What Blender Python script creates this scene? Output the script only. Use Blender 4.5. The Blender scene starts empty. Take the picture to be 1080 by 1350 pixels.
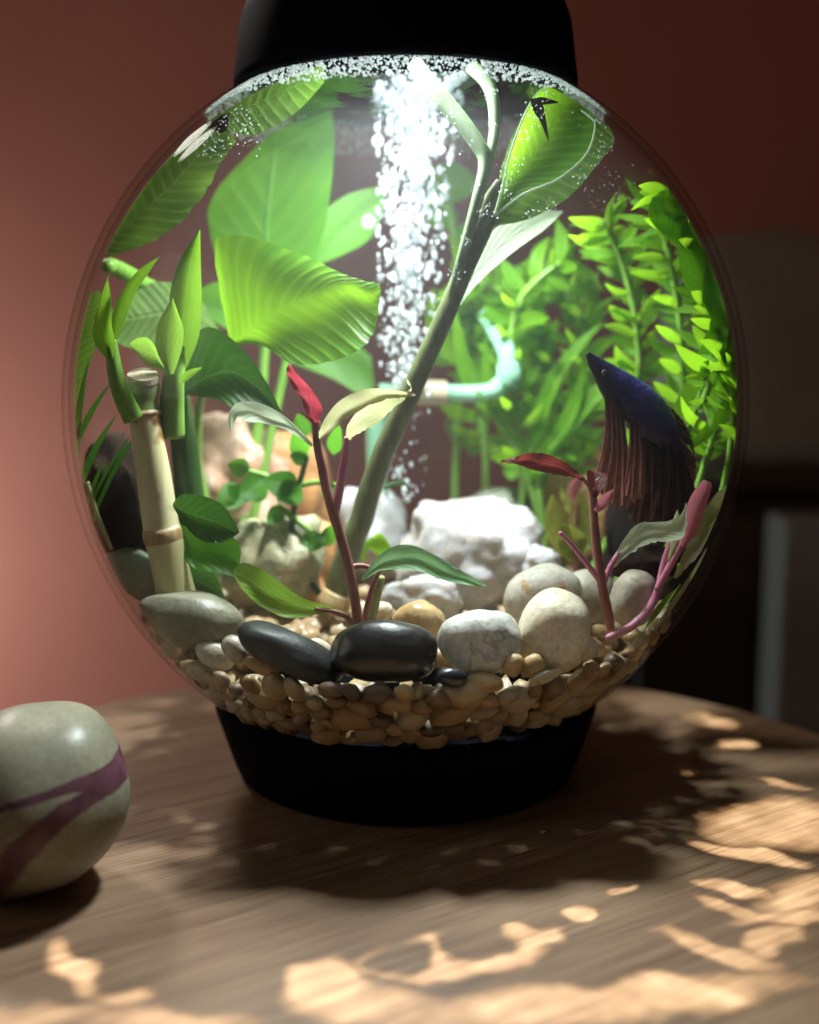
import bpy, bmesh, math, random
from mathutils import Vector, Matrix, noise, Quaternion

random.seed(7)
scene = bpy.context.scene
COL = scene.collection

# ------------------------------------------------------------------ camera
F_PX, CX_PX, PITCH = 1500.0, 535.0, 0.139
CAM = Vector((0.0, -0.519, 0.1916))
cd = bpy.data.cameras.new('camera')
cam = bpy.data.objects.new('camera', cd); COL.objects.link(cam)
cam.location = CAM
cam.rotation_euler = (math.pi / 2 - PITCH, 0, 0)
cd.sensor_fit = 'VERTICAL'; cd.sensor_height = 24.0
cd.lens = F_PX / 1350.0 * 24.0
cd.shift_x = 5.0 / 1350.0
cd.clip_start = 0.01; cd.clip_end = 50.0
cd.dof.use_dof = True
cd.dof.focus_distance = 0.445
cd.dof.aperture_fstop = (cd.lens / 1000.0) / 0.0108
scene.camera = cam

# ------------------------------------------------------------------ world, lamps, exposure
w = bpy.data.worlds.new('World'); scene.world = w; w.use_nodes = True
bg = w.node_tree.nodes['Background']
bg.inputs[0].default_value = (1.0, 0.72, 0.56, 1); bg.inputs[1].default_value = 0.036
scene.view_settings.view_transform = 'Standard'
scene.view_settings.look = 'None'
scene.view_settings.gamma = 1.0
scene.view_settings.exposure = 0.0
scene.view_settings.use_curve_mapping = False
scene.render.engine = 'CYCLES'
scene.cycles.use_denoising = True
scene.cycles.max_bounces = 10
scene.cycles.diffuse_bounces = 4
scene.cycles.volume_bounces = 0
scene.cycles.use_adaptive_sampling = True
scene.cycles.adaptive_threshold = 0.02
scene.cycles.transparent_max_bounces = 40
scene.cycles.sample_clamp_indirect = 4.0
scene.cycles.sample_clamp_direct = 12.0

ZC = 0.165                      # height of the globe's centre above the table
TANK = Vector((0, 0, ZC))
RX, KZ = 0.15, 1.052            # globe radius and vertical stretch
GOBO_FROM = Vector((0.10, -0.34, 1.25))  # position of the added patterned lamp above the table


def lamp(name, kind, loc, aim, power, color, **kw):
    l = bpy.data.lights.new(name, kind)
    l.energy = power; l.color = color
    for k, v in kw.items():
        setattr(l, k, v)
    o = bpy.data.objects.new(name, l); COL.objects.link(o)
    o.location = loc
    o.rotation_euler = (Vector(aim) - Vector(loc)).to_track_quat('-Z', 'Y').to_euler()
    return o


# light of the hood, shining down into the water
hood = lamp('hood_lamp', 'SPOT', (0.0, -0.020, ZC + 0.158), (0.0, -0.014, 0), 12.5, (0.90, 0.96, 1.0),
            spot_size=math.radians(165), spot_blend=1.0, shadow_soft_size=0.02)
# daylight of a window behind and to the side
lamp('window_light', 'SPOT', (-0.66, 0.70, 0.92), (0.0, -0.04, 0.12), 24.0, (1.0, 0.93, 0.84),
     spot_size=math.radians(42), spot_blend=0.5, shadow_soft_size=0.07)
# added unseen lamp close to the wall, standing in for daylight on it
lamp('wall_wash', 'AREA', (-1.00, 0.72, -0.12), (-0.70, 1.1, -0.06), 7.8, (0.60, 1.02, 1.12),
     shape='RECTANGLE', size=0.30, size_y=0.30)
# weak light of the room in front
lamp('room_light', 'AREA', (-1.6, -0.30, 0.70), (0, 0, 0.14), 2.6, (1.0, 0.88, 0.76),
     shape='RECTANGLE', size=0.9, size_y=0.9)


# ------------------------------------------------------------------ pixel geometry helpers
def ray(px, py):
    a = (px - CX_PX) / F_PX; b = -(py - 675.0) / F_PX
    c, s = math.cos(PITCH), math.sin(PITCH)
    return Vector((a, c + b * s, -s + b * c))


def P(px, py, Y):
    d = ray(px, py)
    return CAM + d * ((Y - CAM.y) / d.y)


def T(px, py, z=0.0):
    d = ray(px, py)
    return CAM + d * ((z - CAM.z) / d.z)


def mpp(Y):
    return (Y - CAM.y) / F_PX


def clampv(v, k=0.955):
    """keep a point inside the globe"""
    d = v - TANK
    r = math.sqrt((d.x / RX) ** 2 + (d.y / RX) ** 2 + (d.z / (RX * KZ)) ** 2)
    if r > k:
        d = d * (k / r)
    return TANK + d


def cr(pts, n):
    """Catmull-Rom through tuples; n samples in all"""
    m = len(pts)
    out = []
    for i in range(n):
        t = i / (n - 1) * (m - 1)
        k = min(int(t), m - 2); u = t - k
        p0 = pts[max(k - 1, 0)]; p1 = pts[k]; p2 = pts[k + 1]; p3 = pts[min(k + 2, m - 1)]
        out.append(tuple(0.5 * ((2 * b) + (-a + c) * u + (2 * a - 5 * b + 4 * c - d) * u * u + (-a + 3 * b - 3 * c + d) * u ** 3)
                         for a, b, c, d in zip(p0, p1, p2, p3)))
    return out


# ------------------------------------------------------------------ materials
def new_mat(name):
    m = bpy.data.materials.new(name); m.use_nodes = True
    nt = m.node_tree
    for n in list(nt.nodes):
        nt.nodes.remove(n)
    out = nt.nodes.new('ShaderNodeOutputMaterial')
    return m, nt, out


def N(nt, typ, **kw):
    n = nt.nodes.new('ShaderNode' + typ)
    for k, v in kw.items():
        setattr(n, k, v)
    return n


def mth(nt, op, a, b=None, c=None, clamp=False):
    n = nt.nodes.new('ShaderNodeMath'); n.operation = op; n.use_clamp = clamp
    for i, x in enumerate((a, b, c)):
        if x is None:
            continue
        if isinstance(x, (int, float)):
            n.inputs[i].default_value = x
        else:
            nt.links.new(x, n.inputs[i])
    return n.outputs[0]


def mixc(nt, fac, a, b, blend='MIX'):
    n = nt.nodes.new('ShaderNodeMix'); n.data_type = 'RGBA'; n.blend_type = blend
    for s, x in ((n.inputs[0], fac), (n.inputs[6], a), (n.inputs[7], b)):
        if isinstance(x, (int, float)):
            s.default_value = x
        elif isinstance(x, tuple):
            s.default_value = (*x, 1) if len(x) == 3 else x
        else:
            nt.links.new(x, s)
    return n.outputs[2]


def ramp(nt, fac, stops):
    n = nt.nodes.new('ShaderNodeValToRGB')
    e = n.color_ramp.elements
    while len(e) < len(stops):
        e.new(0.5)
    for el, (p, c) in zip(e, stops):
        el.position = p; el.color = (*c, 1) if len(c) == 3 else c
    nt.links.new(fac, n.inputs[0])
    return n.outputs[0]


def noisetex(nt, vec, scale, detail=3, rough=0.55, dist=0.0):
    n = nt.nodes.new('ShaderNodeTexNoise')
    n.inputs['Scale'].default_value = scale; n.inputs['Detail'].default_value = detail
    n.inputs['Roughness'].default_value = rough; n.inputs['Distortion'].default_value = dist
    if vec is not None:
        nt.links.new(vec, n.inputs['Vector'])
    return n.outputs[0]


def bsdf(nt, color, rough=0.5, spec=0.5, **kw):
    b = nt.nodes.new('ShaderNodeBsdfPrincipled')
    if isinstance(color, tuple):
        b.inputs['Base Color'].default_value = (*color, 1)
    else:
        nt.links.new(color, b.inputs['Base Color'])
    if isinstance(rough, (int, float)):
        b.inputs['Roughness'].default_value = rough
    else:
        nt.links.new(rough, b.inputs['Roughness'])
    b.inputs['Specular IOR Level'].default_value = spec
    for k, v in kw.items():
        b.inputs[k.replace('_', ' ')].default_value = v
    return b


def bump(nt, height, strength, dist=0.001):
    n = nt.nodes.new('ShaderNodeBump')
    n.inputs['Strength'].default_value = strength; n.inputs['Distance'].default_value = dist
    nt.links.new(height, n.inputs['Height'])
    return n.outputs[0]


def objco(nt, kind='Object'):
    return nt.nodes.new('ShaderNodeTexCoord').outputs[kind]


def uvnode(nt):
    u = nt.nodes.new('ShaderNodeUVMap'); u.uv_map = 'uv'
    s = nt.nodes.new('ShaderNodeSeparateXYZ'); nt.links.new(u.outputs[0], s.inputs[0])
    return u.outputs[0], s.outputs[0], s.outputs[1]


def mat_leaf(name, dark, light, trans, tw=0.45, rough=0.35, vein=0.5, veins=16, rib=(0.30, 0.42, 0.12), spec=0.5, mottle=None, mamt=0.5, slant=6.0):
    """blade colour, lighter vein stripes, midrib, see-through light"""
    m, nt, out = new_mat(name)
    uv, u, v = uvnode(nt)
    au = mth(nt, 'ABSOLUTE', mth(nt, 'SUBTRACT', u, 0.5))
    ph = mth(nt, 'SUBTRACT', mth(nt, 'MULTIPLY', v, veins * 6.283), mth(nt, 'MULTIPLY', au, slant * 6.283))
    nz = noisetex(nt, objco(nt), 90, 3)
    ph = mth(nt, 'ADD', ph, mth(nt, 'MULTIPLY', nz, 3.0))
    st = mth(nt, 'POWER', mth(nt, 'MULTIPLY_ADD', mth(nt, 'SINE', ph), 0.5, 0.5), 2.5)
    st = mth(nt, 'MULTIPLY', st, vein)
    cmb = nt.nodes.new('ShaderNodeCombineXYZ')
    nt.links.new(mth(nt, 'MULTIPLY', ph, 0.9), cmb.inputs[0]); nt.links.new(mth(nt, 'MULTIPLY', au, 2.2), cmb.inputs[1])
    streak = noisetex(nt, cmb.outputs[0], 1.0, 4, 0.65)
    big = noisetex(nt, objco(nt), 42, 4)
    f = mth(nt, 'ADD', mth(nt, 'MULTIPLY', st, 0.8), mth(nt, 'ADD', mth(nt, 'MULTIPLY', mth(nt, 'SUBTRACT', big, 0.42), 1.3), mth(nt, 'MULTIPLY', mth(nt, 'SUBTRACT', streak, 0.45), 1.2)), clamp=True)
    col = mixc(nt, f, dark, light)
    if mottle:
        mo = noisetex(nt, objco(nt), 55, 4, 0.6)
        col = mixc(nt, mth(nt, 'MULTIPLY', ramp(nt, mo, [(0.42, (0, 0, 0)), (0.62, (1, 1, 1))]), mamt), col, mottle)
    rb = mth(nt, 'SUBTRACT', 1.0, mth(nt, 'MULTIPLY', au, 34.0), clamp=True)
    col = mixc(nt, mth(nt, 'MULTIPLY', rb, 0.8), col, rib)
    b = bsdf(nt, col, rough, spec)
    hgt = mth(nt, 'ADD', mth(nt, 'ADD', mth(nt, 'MULTIPLY', st, 1.0), mth(nt, 'MULTIPLY', streak, 0.6)), mth(nt, 'MULTIPLY', rb, 1.2))
    nt.links.new(bump(nt, hgt, 0.6, 0.0010), b.inputs['Normal'])
    t = N(nt, 'BsdfTranslucent')
    nt.links.new(mixc(nt, 0.55, col, trans), t.inputs[0])
    mx = N(nt, 'MixShader'); mx.inputs[0].default_value = tw
    nt.links.new(b.outputs[0], mx.inputs[1]); nt.links.new(t.outputs[0], mx.inputs[2])
    nt.links.new(mx.outputs[0], out.inputs[0])
    return m


def mat_stem(name, a, b_, rough=0.4, scale=60, stretch=0.15, spots=None, sss=0.0):
    m, nt, out = new_mat(name)
    mp = N(nt, 'Mapping'); mp.inputs['Scale'].default_value = (1, 1, stretch)
    nt.links.new(objco(nt), mp.inputs[0])
    n1 = noisetex(nt, mp.outputs[0], scale * 6, 4)
    n2 = noisetex(nt, objco(nt), scale, 3)
    f = mth(nt, 'MULTIPLY_ADD', n1, 0.6, mth(nt, 'MULTIPLY', n2, 0.5), clamp=True)
    col = ramp(nt, f, [(0.35, a), (0.72, b_)])
    if spots:
        s = noisetex(nt, objco(nt), 75, 2)
        col = mixc(nt, ramp(nt, s, [(0.62, (0, 0, 0)), (0.68, (1, 1, 1))]), col, spots)
    b = bsdf(nt, col, rough, 0.5)
    if sss:
        b.inputs['Subsurface Weight'].default_value = sss
        b.inputs['Subsurface Radius'].default_value = (0.006, 0.005, 0.002)
        b.inputs['Subsurface Scale'].default_value = 1.0
    nt.links.new(bump(nt, n1, 0.2, 0.0008), b.inputs['Normal'])
    nt.links.new(b.outputs[0], out.inputs[0])
    return m


def mat_stone(name, a, b_, rough=0.35, speck=None, speck_amt=0.6, vein=None, sss=0.0, spec=0.5, scale=28, coat=0.0):
    m, nt, out = new_mat(name)
    oi = N(nt, 'ObjectInfo')
    add = N(nt, 'VectorMath', operation='ADD')
    nt.links.new(objco(nt), add.inputs[0]); nt.links.new(oi.outputs['Location'], add.inputs[1])
    vec = add.outputs[0]
    n1 = noisetex(nt, vec, scale, 5, 0.6, 0.4)
    col = ramp(nt, n1, [(0.34, a), (0.66, b_)])
    fine = noisetex(nt, vec, 420, 3, 0.7)
    col = mixc(nt, mth(nt, 'MULTIPLY', mth(nt, 'SUBTRACT', fine, 0.40, clamp=True), 1.6), col, tuple(x * 0.5 for x in a))
    pit = noisetex(nt, vec, 240, 2, 0.5)
    col = mixc(nt, mth(nt, 'MULTIPLY', ramp(nt, pit, [(0.66, (0, 0, 0)), (0.72, (1, 1, 1))]), 0.5), col, tuple(x * 0.35 for x in a))
    if vein:
        v1 = noisetex(nt, vec, 38, 3, 0.5, 1.2)
        vv = mth(nt, 'ABSOLUTE', mth(nt, 'SUBTRACT', v1, 0.5))
        col = mixc(nt, ramp(nt, vv, [(0.0, (0.8, 0.8, 0.8)), (0.03, (0, 0, 0))]), col, vein)
    if speck:
        s = noisetex(nt, vec, 130, 3, 0.6)
        col = mixc(nt, mth(nt, 'MULTIPLY', ramp(nt, s, [(0.60, (0, 0, 0)), (0.70, (1, 1, 1))]), speck_amt), col, speck)
    rr = mth(nt, 'ADD', rough - 0.1, mth(nt, 'MULTIPLY', n1, 0.25))
    b = bsdf(nt, col, rr, spec)
    if sss:
        b.inputs['Subsurface Weight'].default_value = sss
        b.inputs['Subsurface Radius'].default_value = (0.012, 0.009, 0.005)
        b.inputs['Subsurface Scale'].default_value = 0.6
    if coat:
        b.inputs['Coat Weight'].default_value = coat; b.inputs['Coat Roughness'].default_value = 0.12
    nt.links.new(bump(nt, mth(nt, 'ADD', fine, n1), 0.3, 0.0010), b.inputs['Normal'])
    nt.links.new(b.outputs[0], out.inputs[0])
    return m


M = {}


def build_materials():
    # clear acrylic of the globe: passes light straight, mirrors at grazing angles
    m, nt, out = new_mat('clear_acrylic')
    lw = N(nt, 'LayerWeight'); lw.inputs[0].default_value = 0.5
    f = mth(nt, 'POWER', lw.outputs['Facing'], 5.0)
    f = mth(nt, 'MULTIPLY_ADD', f, 0.22, 0.010)
    tr = N(nt, 'BsdfTransparent')
    nt.links.new(mixc(nt, mth(nt, 'POWER', lw.outputs['Facing'], 7.0), (0.985, 0.99, 0.985), (0.62, 0.68, 0.60)), tr.inputs[0])
    gl = N(nt, 'BsdfGlossy'); gl.inputs['Roughness'].default_value = 0.02
    gl.inputs[0].default_value = (0.9, 0.9, 0.9, 1)
    mx = N(nt, 'MixShader'); nt.links.new(f, mx.inputs[0])
    nt.links.new(tr.outputs[0], mx.inputs[1]); nt.links.new(gl.outputs[0], mx.inputs[2])
    nt.links.new(mx.outputs[0], out.inputs[0]); M['glass'] = m

    m, nt, out = new_mat('rippled_water')
    tr = N(nt, 'BsdfTransparent'); tr.inputs[0].default_value = (0.94, 0.98, 0.97, 1)
    gl = N(nt, 'BsdfGlossy'); gl.inputs['Roughness'].default_value = 0.05
    nz = noisetex(nt, objco(nt), 60, 2)
    nt.links.new(bump(nt, nz, 0.3, 0.004), gl.inputs['Normal'])
    mx = N(nt, 'MixShader'); mx.inputs[0].default_value = 0.30
    nt.links.new(tr.outputs[0], mx.inputs[1]); nt.links.new(gl.outputs[0], mx.inputs[2])
    nt.links.new(mx.outputs[0], out.inputs[0]); M['water'] = m

    m, nt, out = new_mat('black_plastic')
    nz = noisetex(nt, objco(nt), 900, 2)
    b = bsdf(nt, (0.005, 0.005, 0.007), 0.7, 0.02)
    nt.links.new(bump(nt, nz, 0.05, 0.0004), b.inputs['Normal'])
    nt.links.new(b.outputs[0], out.inputs[0]); M['black'] = m

    m, nt, out = new_mat('lamp_lens')
    e = N(nt, 'Emission'); e.inputs[0].default_value = (0.85, 0.94, 1, 1); e.inputs[1].default_value = 6.0
    nt.links.new(e.outputs[0], out.inputs[0]); M['led'] = m

    m, nt, out = new_mat('air_bubble')
    b = bsdf(nt, (0.92, 0.96, 1.0), 0.08, 0.8)
    t = N(nt, 'BsdfTranslucent'); t.inputs[0].default_value = (0.93, 0.97, 1, 1)
    tr = N(nt, 'BsdfTransparent')
    m1 = N(nt, 'MixShader'); m1.inputs[0].default_value = 0.45
    nt.links.new(b.outputs[0], m1.inputs[1]); nt.links.new(t.outputs[0], m1.inputs[2])
    m2 = N(nt, 'MixShader'); m2.inputs[0].default_value = 0.30
    nt.links.new(m1.outputs[0], m2.inputs[1]); nt.links.new(tr.outputs[0], m2.inputs[2])
    nt.links.new(m2.outputs[0], out.inputs[0]); M['bubble'] = m

    m, nt, out = new_mat('foam_bubble')
    b = bsdf(nt, (0.80, 0.86, 0.84), 0.12, 0.8)
    t = N(nt, 'BsdfTranslucent'); t.inputs[0].default_value = (0.85, 0.92, 0.90, 1)
    m1 = N(nt, 'MixShader'); m1.inputs[0].default_value = 0.6
    nt.links.new(b.outputs[0], m1.inputs[1]); nt.links.new(t.outputs[0], m1.inputs[2])
    tr = N(nt, 'BsdfTransparent')
    m2 = N(nt, 'MixShader'); m2.inputs[0].default_value = 0.58
    nt.links.new(m1.outputs[0], m2.inputs[1]); nt.links.new(tr.outputs[0], m2.inputs[2])
    nt.links.new(m2.outputs[0], out.inputs[0]); M['foam'] = m

    # oak-like table top, grain along its own x
    m, nt, out = new_mat('brown_wood')
    co = objco(nt)
    rot = N(nt, 'Mapping'); rot.inputs['Rotation'].default_value = (0, 0, math.radians(-33))
    nt.links.new(co, rot.inputs[0])
    def stretched(sx, sy, sc, det=4, dist=0.0):
        mp = N(nt, 'Mapping'); mp.inputs['Scale'].default_value = (sx, sy, 1)
        nt.links.new(rot.outputs[0], mp.inputs[0])
        return noisetex(nt, mp.outputs[0], sc, det, 0.6, dist)
    g1 = stretched(0.06, 1, 170, 5)
    g2 = stretched(0.03, 1, 620, 3)
    g3 = stretched(0.18, 1, 22, 4, 0.6)
    f = mth(nt, 'ADD', mth(nt, 'MULTIPLY', g1, 0.45), mth(nt, 'ADD', mth(nt, 'MULTIPLY', g2, 0.35), mth(nt, 'MULTIPLY', g3, 0.3)))
    col = ramp(nt, f, [(0.36, (0.115, 0.058, 0.032)), (0.52, (0.23, 0.137, 0.078)), (0.68, (0.34, 0.22, 0.13))])
    pores = ramp(nt, g2, [(0.30, (1, 1, 1)), (0.40, (0, 0, 0))])
    col = mixc(nt, mth(nt, 'MULTIPLY', pores, 0.55), col, (0.05, 0.022, 0.012))
    b = bsdf(nt, col, mth(nt, 'MULTIPLY_ADD', g1, 0.3, 0.38), 0.4)
    nt.links.new(bump(nt, mth(nt, 'ADD', g2, g1), 0.28, 0.0008), b.inputs['Normal'])
    nt.links.new(b.outputs[0], out.inputs[0]); M['wood'] = m

    m, nt, out = new_mat('terracotta_plaster')
    n1 = noisetex(nt, objco(nt), 3.0, 4)
    n2 = noisetex(nt, objco(nt), 60, 4)
    col = ramp(nt, n1, [(0.3, (0.40, 0.088, 0.056)), (0.7, (0.45, 0.105, 0.068))])
    b = bsdf(nt, col, 0.8, 0.2)
    nt.links.new(bump(nt, n2, 0.2, 0.004), b.inputs['Normal'])
    nt.links.new(b.outputs[0], out.inputs[0]); M['wall'] = m

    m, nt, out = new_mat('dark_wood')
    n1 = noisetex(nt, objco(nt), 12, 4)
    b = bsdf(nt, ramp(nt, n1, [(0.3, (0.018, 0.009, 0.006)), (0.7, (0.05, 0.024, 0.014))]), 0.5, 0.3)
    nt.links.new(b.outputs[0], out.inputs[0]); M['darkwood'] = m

    m, nt, out = new_mat('grey_brown_cloth')
    n1 = noisetex(nt, objco(nt), 160, 4)
    b = bsdf(nt, ramp(nt, n1, [(0.3, (0.36, 0.27, 0.22)), (0.7, (0.46, 0.36, 0.30))]), 0.9, 0.1)
    nt.links.new(bump(nt, n1, 0.3, 0.002), b.inputs['Normal'])
    nt.links.new(b.outputs[0], out.inputs[0]); M['cloth'] = m
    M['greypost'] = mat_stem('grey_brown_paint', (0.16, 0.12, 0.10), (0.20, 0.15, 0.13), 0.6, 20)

    # leaves
    M['lily'] = mat_leaf('lily_leaf', (0.055, 0.20, 0.008), (0.20, 0.42, 0.025), (0.40, 0.72, 0.02), 0.5, 0.35, 0.5, 15, (0.10, 0.28, 0.02))
    M['lily_soft'] = mat_leaf('far_lily_leaf', (0.07, 0.25, 0.008), (0.15, 0.38, 0.02), (0.32, 0.70, 0.02), 0.5, 0.4, 0.3, 9, (0.10, 0.35, 0.05))
    M['lily_grey'] = mat_leaf('ribbed_lily_leaf', (0.06, 0.125, 0.022), (0.19, 0.29, 0.07), (0.24, 0.42, 0.03), 0.35, 0.65, 0.65, 17, (0.16, 0.30, 0.08), spec=0.15, slant=3)
    M['dark_leaf'] = mat_leaf('dark_green_leaf', (0.018, 0.060, 0.010), (0.06, 0.14, 0.02), (0.10, 0.30, 0.02), 0.35, 0.3, 0.5, 9, (0.17, 0.26, 0.07))
    M['shoot'] = mat_leaf('bamboo_shoot_leaf', (0.07, 0.19, 0.015), (0.20, 0.38, 0.045), (0.32, 0.58, 0.03), 0.42, 0.35, 0.25, 3, (0.27, 0.45, 0.10), slant=14)
    M['fern'] = mat_leaf('feathery_leaf', (0.13, 0.38, 0.008), (0.36, 0.62, 0.03), (0.50, 0.86, 0.03), 0.55, 0.3, 0.2, 5, (0.25, 0.5, 0.06))
    M['small'] = mat_leaf('small_round_leaf', (0.05, 0.18, 0.012), (0.11, 0.32, 0.03), (0.22, 0.62, 0.03), 0.45, 0.3, 0.3, 6, (0.12, 0.30, 0.04))
    M['pale'] = mat_leaf('pale_green_leaf', (0.40, 0.52, 0.32), (0.74, 0.82, 0.62), (0.85, 0.95, 0.70), 0.55, 0.3, 0.35, 9, (0.55, 0.66, 0.42))
    M['varieg'] = mat_leaf('variegated_leaf', (0.30, 0.36, 0.12), (0.58, 0.55, 0.32), (0.70, 0.70, 0.35), 0.45, 0.35, 0.3, 8, (0.42, 0.30, 0.22), mottle=(0.30, 0.12, 0.09), mamt=0.7)
    M['red'] = mat_leaf('red_leaf', (0.11, 0.010, 0.018), (0.36, 0.055, 0.07), (0.55, 0.06, 0.08), 0.4, 0.3, 0.3, 7, (0.55, 0.16, 0.16))
    M['darkred'] = mat_leaf('dark_red_leaf', (0.085, 0.016, 0.016), (0.22, 0.045, 0.04), (0.55, 0.08, 0.06), 0.3, 0.25, 0.4, 7, (0.30, 0.11, 0.10))
    M['pink'] = mat_leaf('pink_leaf', (0.52, 0.13, 0.17), (0.72, 0.30, 0.32), (0.90, 0.30, 0.35), 0.4, 0.35, 0.3, 7, (0.62, 0.20, 0.30))
    M['mint'] = mat_leaf('mint_leaf', (0.14, 0.33, 0.13), (0.30, 0.52, 0.26), (0.38, 0.70, 0.30), 0.4, 0.3, 0.35, 9, (0.42, 0.58, 0.34))
    M['yellowleaf'] = mat_leaf('mottled_yellow_leaf', (0.22, 0.24, 0.03), (0.56, 0.52, 0.10), (0.75, 0.75, 0.12), 0.45, 0.4, 0.3, 7, (0.55, 0.40, 0.20), mottle=(0.14, 0.20, 0.03), mamt=0.6)
    M['lime'] = mat_leaf('lime_leaf', (0.11, 0.24, 0.025), (0.30, 0.46, 0.07), (0.45, 0.75, 0.08), 0.45, 0.35, 0.3, 8, (0.36, 0.48, 0.16))

    M['stem_green'] = mat_stem('olive_green_stem', (0.075, 0.095, 0.035), (0.21, 0.23, 0.10), 0.35, 60)
    M['stem_silver'] = mat_stem('silvery_green_stem', (0.10, 0.16, 0.07), (0.24, 0.31, 0.18), 0.45, 60)
    M['stem_bright'] = mat_stem('bright_green_stem', (0.12, 0.28, 0.03), (0.24, 0.42, 0.07), 0.35, 60)
    M['stem_red'] = mat_stem('red_brown_stem', (0.20, 0.055, 0.045), (0.42, 0.17, 0.13), 0.45, 80)
    M['stem_pink'] = mat_stem('pink_stem', (0.50, 0.12, 0.26), (0.66, 0.28, 0.36), 0.4, 80)
    M['stem_darkgreen'] = mat_stem('dark_green_stem', (0.022, 0.06, 0.012), (0.06, 0.12, 0.025), 0.4, 60)
    M['cane'] = mat_stem('cream_bamboo', (0.50, 0.45, 0.20), (0.72, 0.66, 0.38), 0.4, 40, spots=(0.30, 0.13, 0.04))
    M['cane_top'] = mat_stem('green_bamboo', (0.16, 0.24, 0.07), (0.28, 0.36, 0.12), 0.4, 40)
    M['cane_cut'] = mat_stem('cut_bamboo', (0.48, 0.36, 0.22), (0.66, 0.58, 0.42), 0.7, 130, 1.0)
    M['cane_node'] = mat_stem('brown_node', (0.28, 0.14, 0.05), (0.52, 0.38, 0.18), 0.5, 90)
    M['root'] = mat_stem('pale_root', (0.24, 0.28, 0.09), (0.38, 0.40, 0.16), 0.5, 90)
    M['pipe'] = mat_stem('pale_green_plastic', (0.20, 0.46, 0.28), (0.32, 0.58, 0.40), 0.18, 20)
    M['scrap'] = mat_stem('brown_leaf_scrap', (0.045, 0.028, 0.012), (0.10, 0.07, 0.03), 0.5, 90)

    # stones
    M['olive'] = mat_stone('olive_grey_stone', (0.21, 0.20, 0.13), (0.33, 0.31, 0.21), 0.42)
    M['sage'] = mat_stone('sage_stone', (0.23, 0.25, 0.17), (0.34, 0.36, 0.26), 0.5)
    M['blackstone'] = mat_stone('black_stone', (0.010, 0.011, 0.012), (0.028, 0.029, 0.030), 0.30, spec=0.6, coat=0.3)
    M['slate'] = mat_stone('dark_slate_stone', (0.022, 0.025, 0.022), (0.050, 0.055, 0.048), 0.42)
    M['ochre'] = mat_stone('ochre_stone', (0.46, 0.29, 0.11), (0.66, 0.50, 0.26), 0.35, speck=(0.34, 0.20, 0.08), sss=0.2)
    M['whitegrey'] = mat_stone('grey_white_stone', (0.50, 0.51, 0.45), (0.74, 0.74, 0.66), 0.32, vein=(0.30, 0.29, 0.24), sss=0.2)
    M['cream'] = mat_stone('cream_stone', (0.70, 0.61, 0.42), (0.84, 0.79, 0.62), 0.32, speck=(0.55, 0.38, 0.18), speck_amt=0.5, sss=0.25)
    M['spotted'] = mat_stone('white_spotted_stone', (0.70, 0.65, 0.52), (0.82, 0.80, 0.70), 0.35, speck=(0.60, 0.33, 0.12), speck_amt=0.8, sss=0.2)
    M['greycream'] = mat_stone('grey_cream_stone', (0.42, 0.37, 0.27), (0.56, 0.51, 0.40), 0.45)
    M['quartz'] = mat_stone('white_quartz', (0.56, 0.53, 0.51), (0.78, 0.77, 0.78), 0.32, sss=0.35, scale=60, vein=(0.60, 0.52, 0.44))
    M['orange'] = mat_stone('orange_stone', (0.50, 0.22, 0.07), (0.74, 0.42, 0.18), 0.5, speck=(0.7, 0.5, 0.35))
    M['rosy'] = mat_stone('rosy_stone', (0.52, 0.25, 0.15), (0.76, 0.52, 0.38), 0.45, speck=(0.8, 0.72, 0.62), scale=50)
    M['tan'] = mat_stone('tan_green_stone', (0.28, 0.27, 0.15), (0.55, 0.48, 0.28), 0.5, vein=(0.2, 0.22, 0.14))
    M['yellow'] = mat_stone('yellow_green_stone', (0.16, 0.20, 0.03), (0.50, 0.46, 0.13), 0.7, scale=90)
    M['driftwood'] = mat_stone('dark_brown_wood', (0.022, 0.012, 0.008), (0.060, 0.036, 0.024), 0.85, speck=(0.13, 0.085, 0.06), scale=60, spec=0.1)
    M['brownblack'] = mat_stone('black_brown_ceramic', (0.006, 0.004, 0.003), (0.02, 0.012, 0.008), 0.9, spec=0.08)

    # gravel pebbles: every object takes its own tone
    m, nt, out = new_mat('gravel_pebble')
    oi = N(nt, 'ObjectInfo')
    col = ramp(nt, oi.outputs['Random'], [(0.0, (0.36, 0.23, 0.09)), (0.25, (0.52, 0.39, 0.22)), (0.45, (0.27, 0.15, 0.06)), (0.65, (0.50, 0.43, 0.30)),
                                          (0.85, (0.30, 0.19, 0.10)), (0.97, (0.13, 0.10, 0.08))])
    add = N(nt, 'VectorMath', operation='ADD')
    nt.links.new(objco(nt), add.inputs[0]); nt.links.new(oi.outputs['Location'], add.inputs[1])
    n1 = noisetex(nt, add.outputs[0], 160, 4, 0.6)
    col = mixc(nt, mth(nt, 'MULTIPLY', ramp(nt, n1, [(0.45, (0, 0, 0)), (0.68, (1, 1, 1))]), 0.5), col, (0.24, 0.13, 0.06))
    n2 = noisetex(nt, add.outputs[0], 330, 2, 0.5)
    col = mixc(nt, mth(nt, 'MULTIPLY', ramp(nt, n2, [(0.66, (0, 0, 0)), (0.70, (1, 1, 1))]), 0.75), col, (0.05, 0.03, 0.02))
    b = bsdf(nt, col, 0.32, 0.5)
    nt.links.new(bump(nt, n1, 0.15, 0.0006), b.inputs['Normal'])
    nt.links.new(b.outputs[0], out.inputs[0]); M['pebble'] = m

    m, nt, out = new_mat('gravel_mass')
    vo = N(nt, 'TexVoronoi'); vo.inputs['Scale'].default_value = 120
    nt.links.new(objco(nt), vo.inputs['Vector'])
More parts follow.
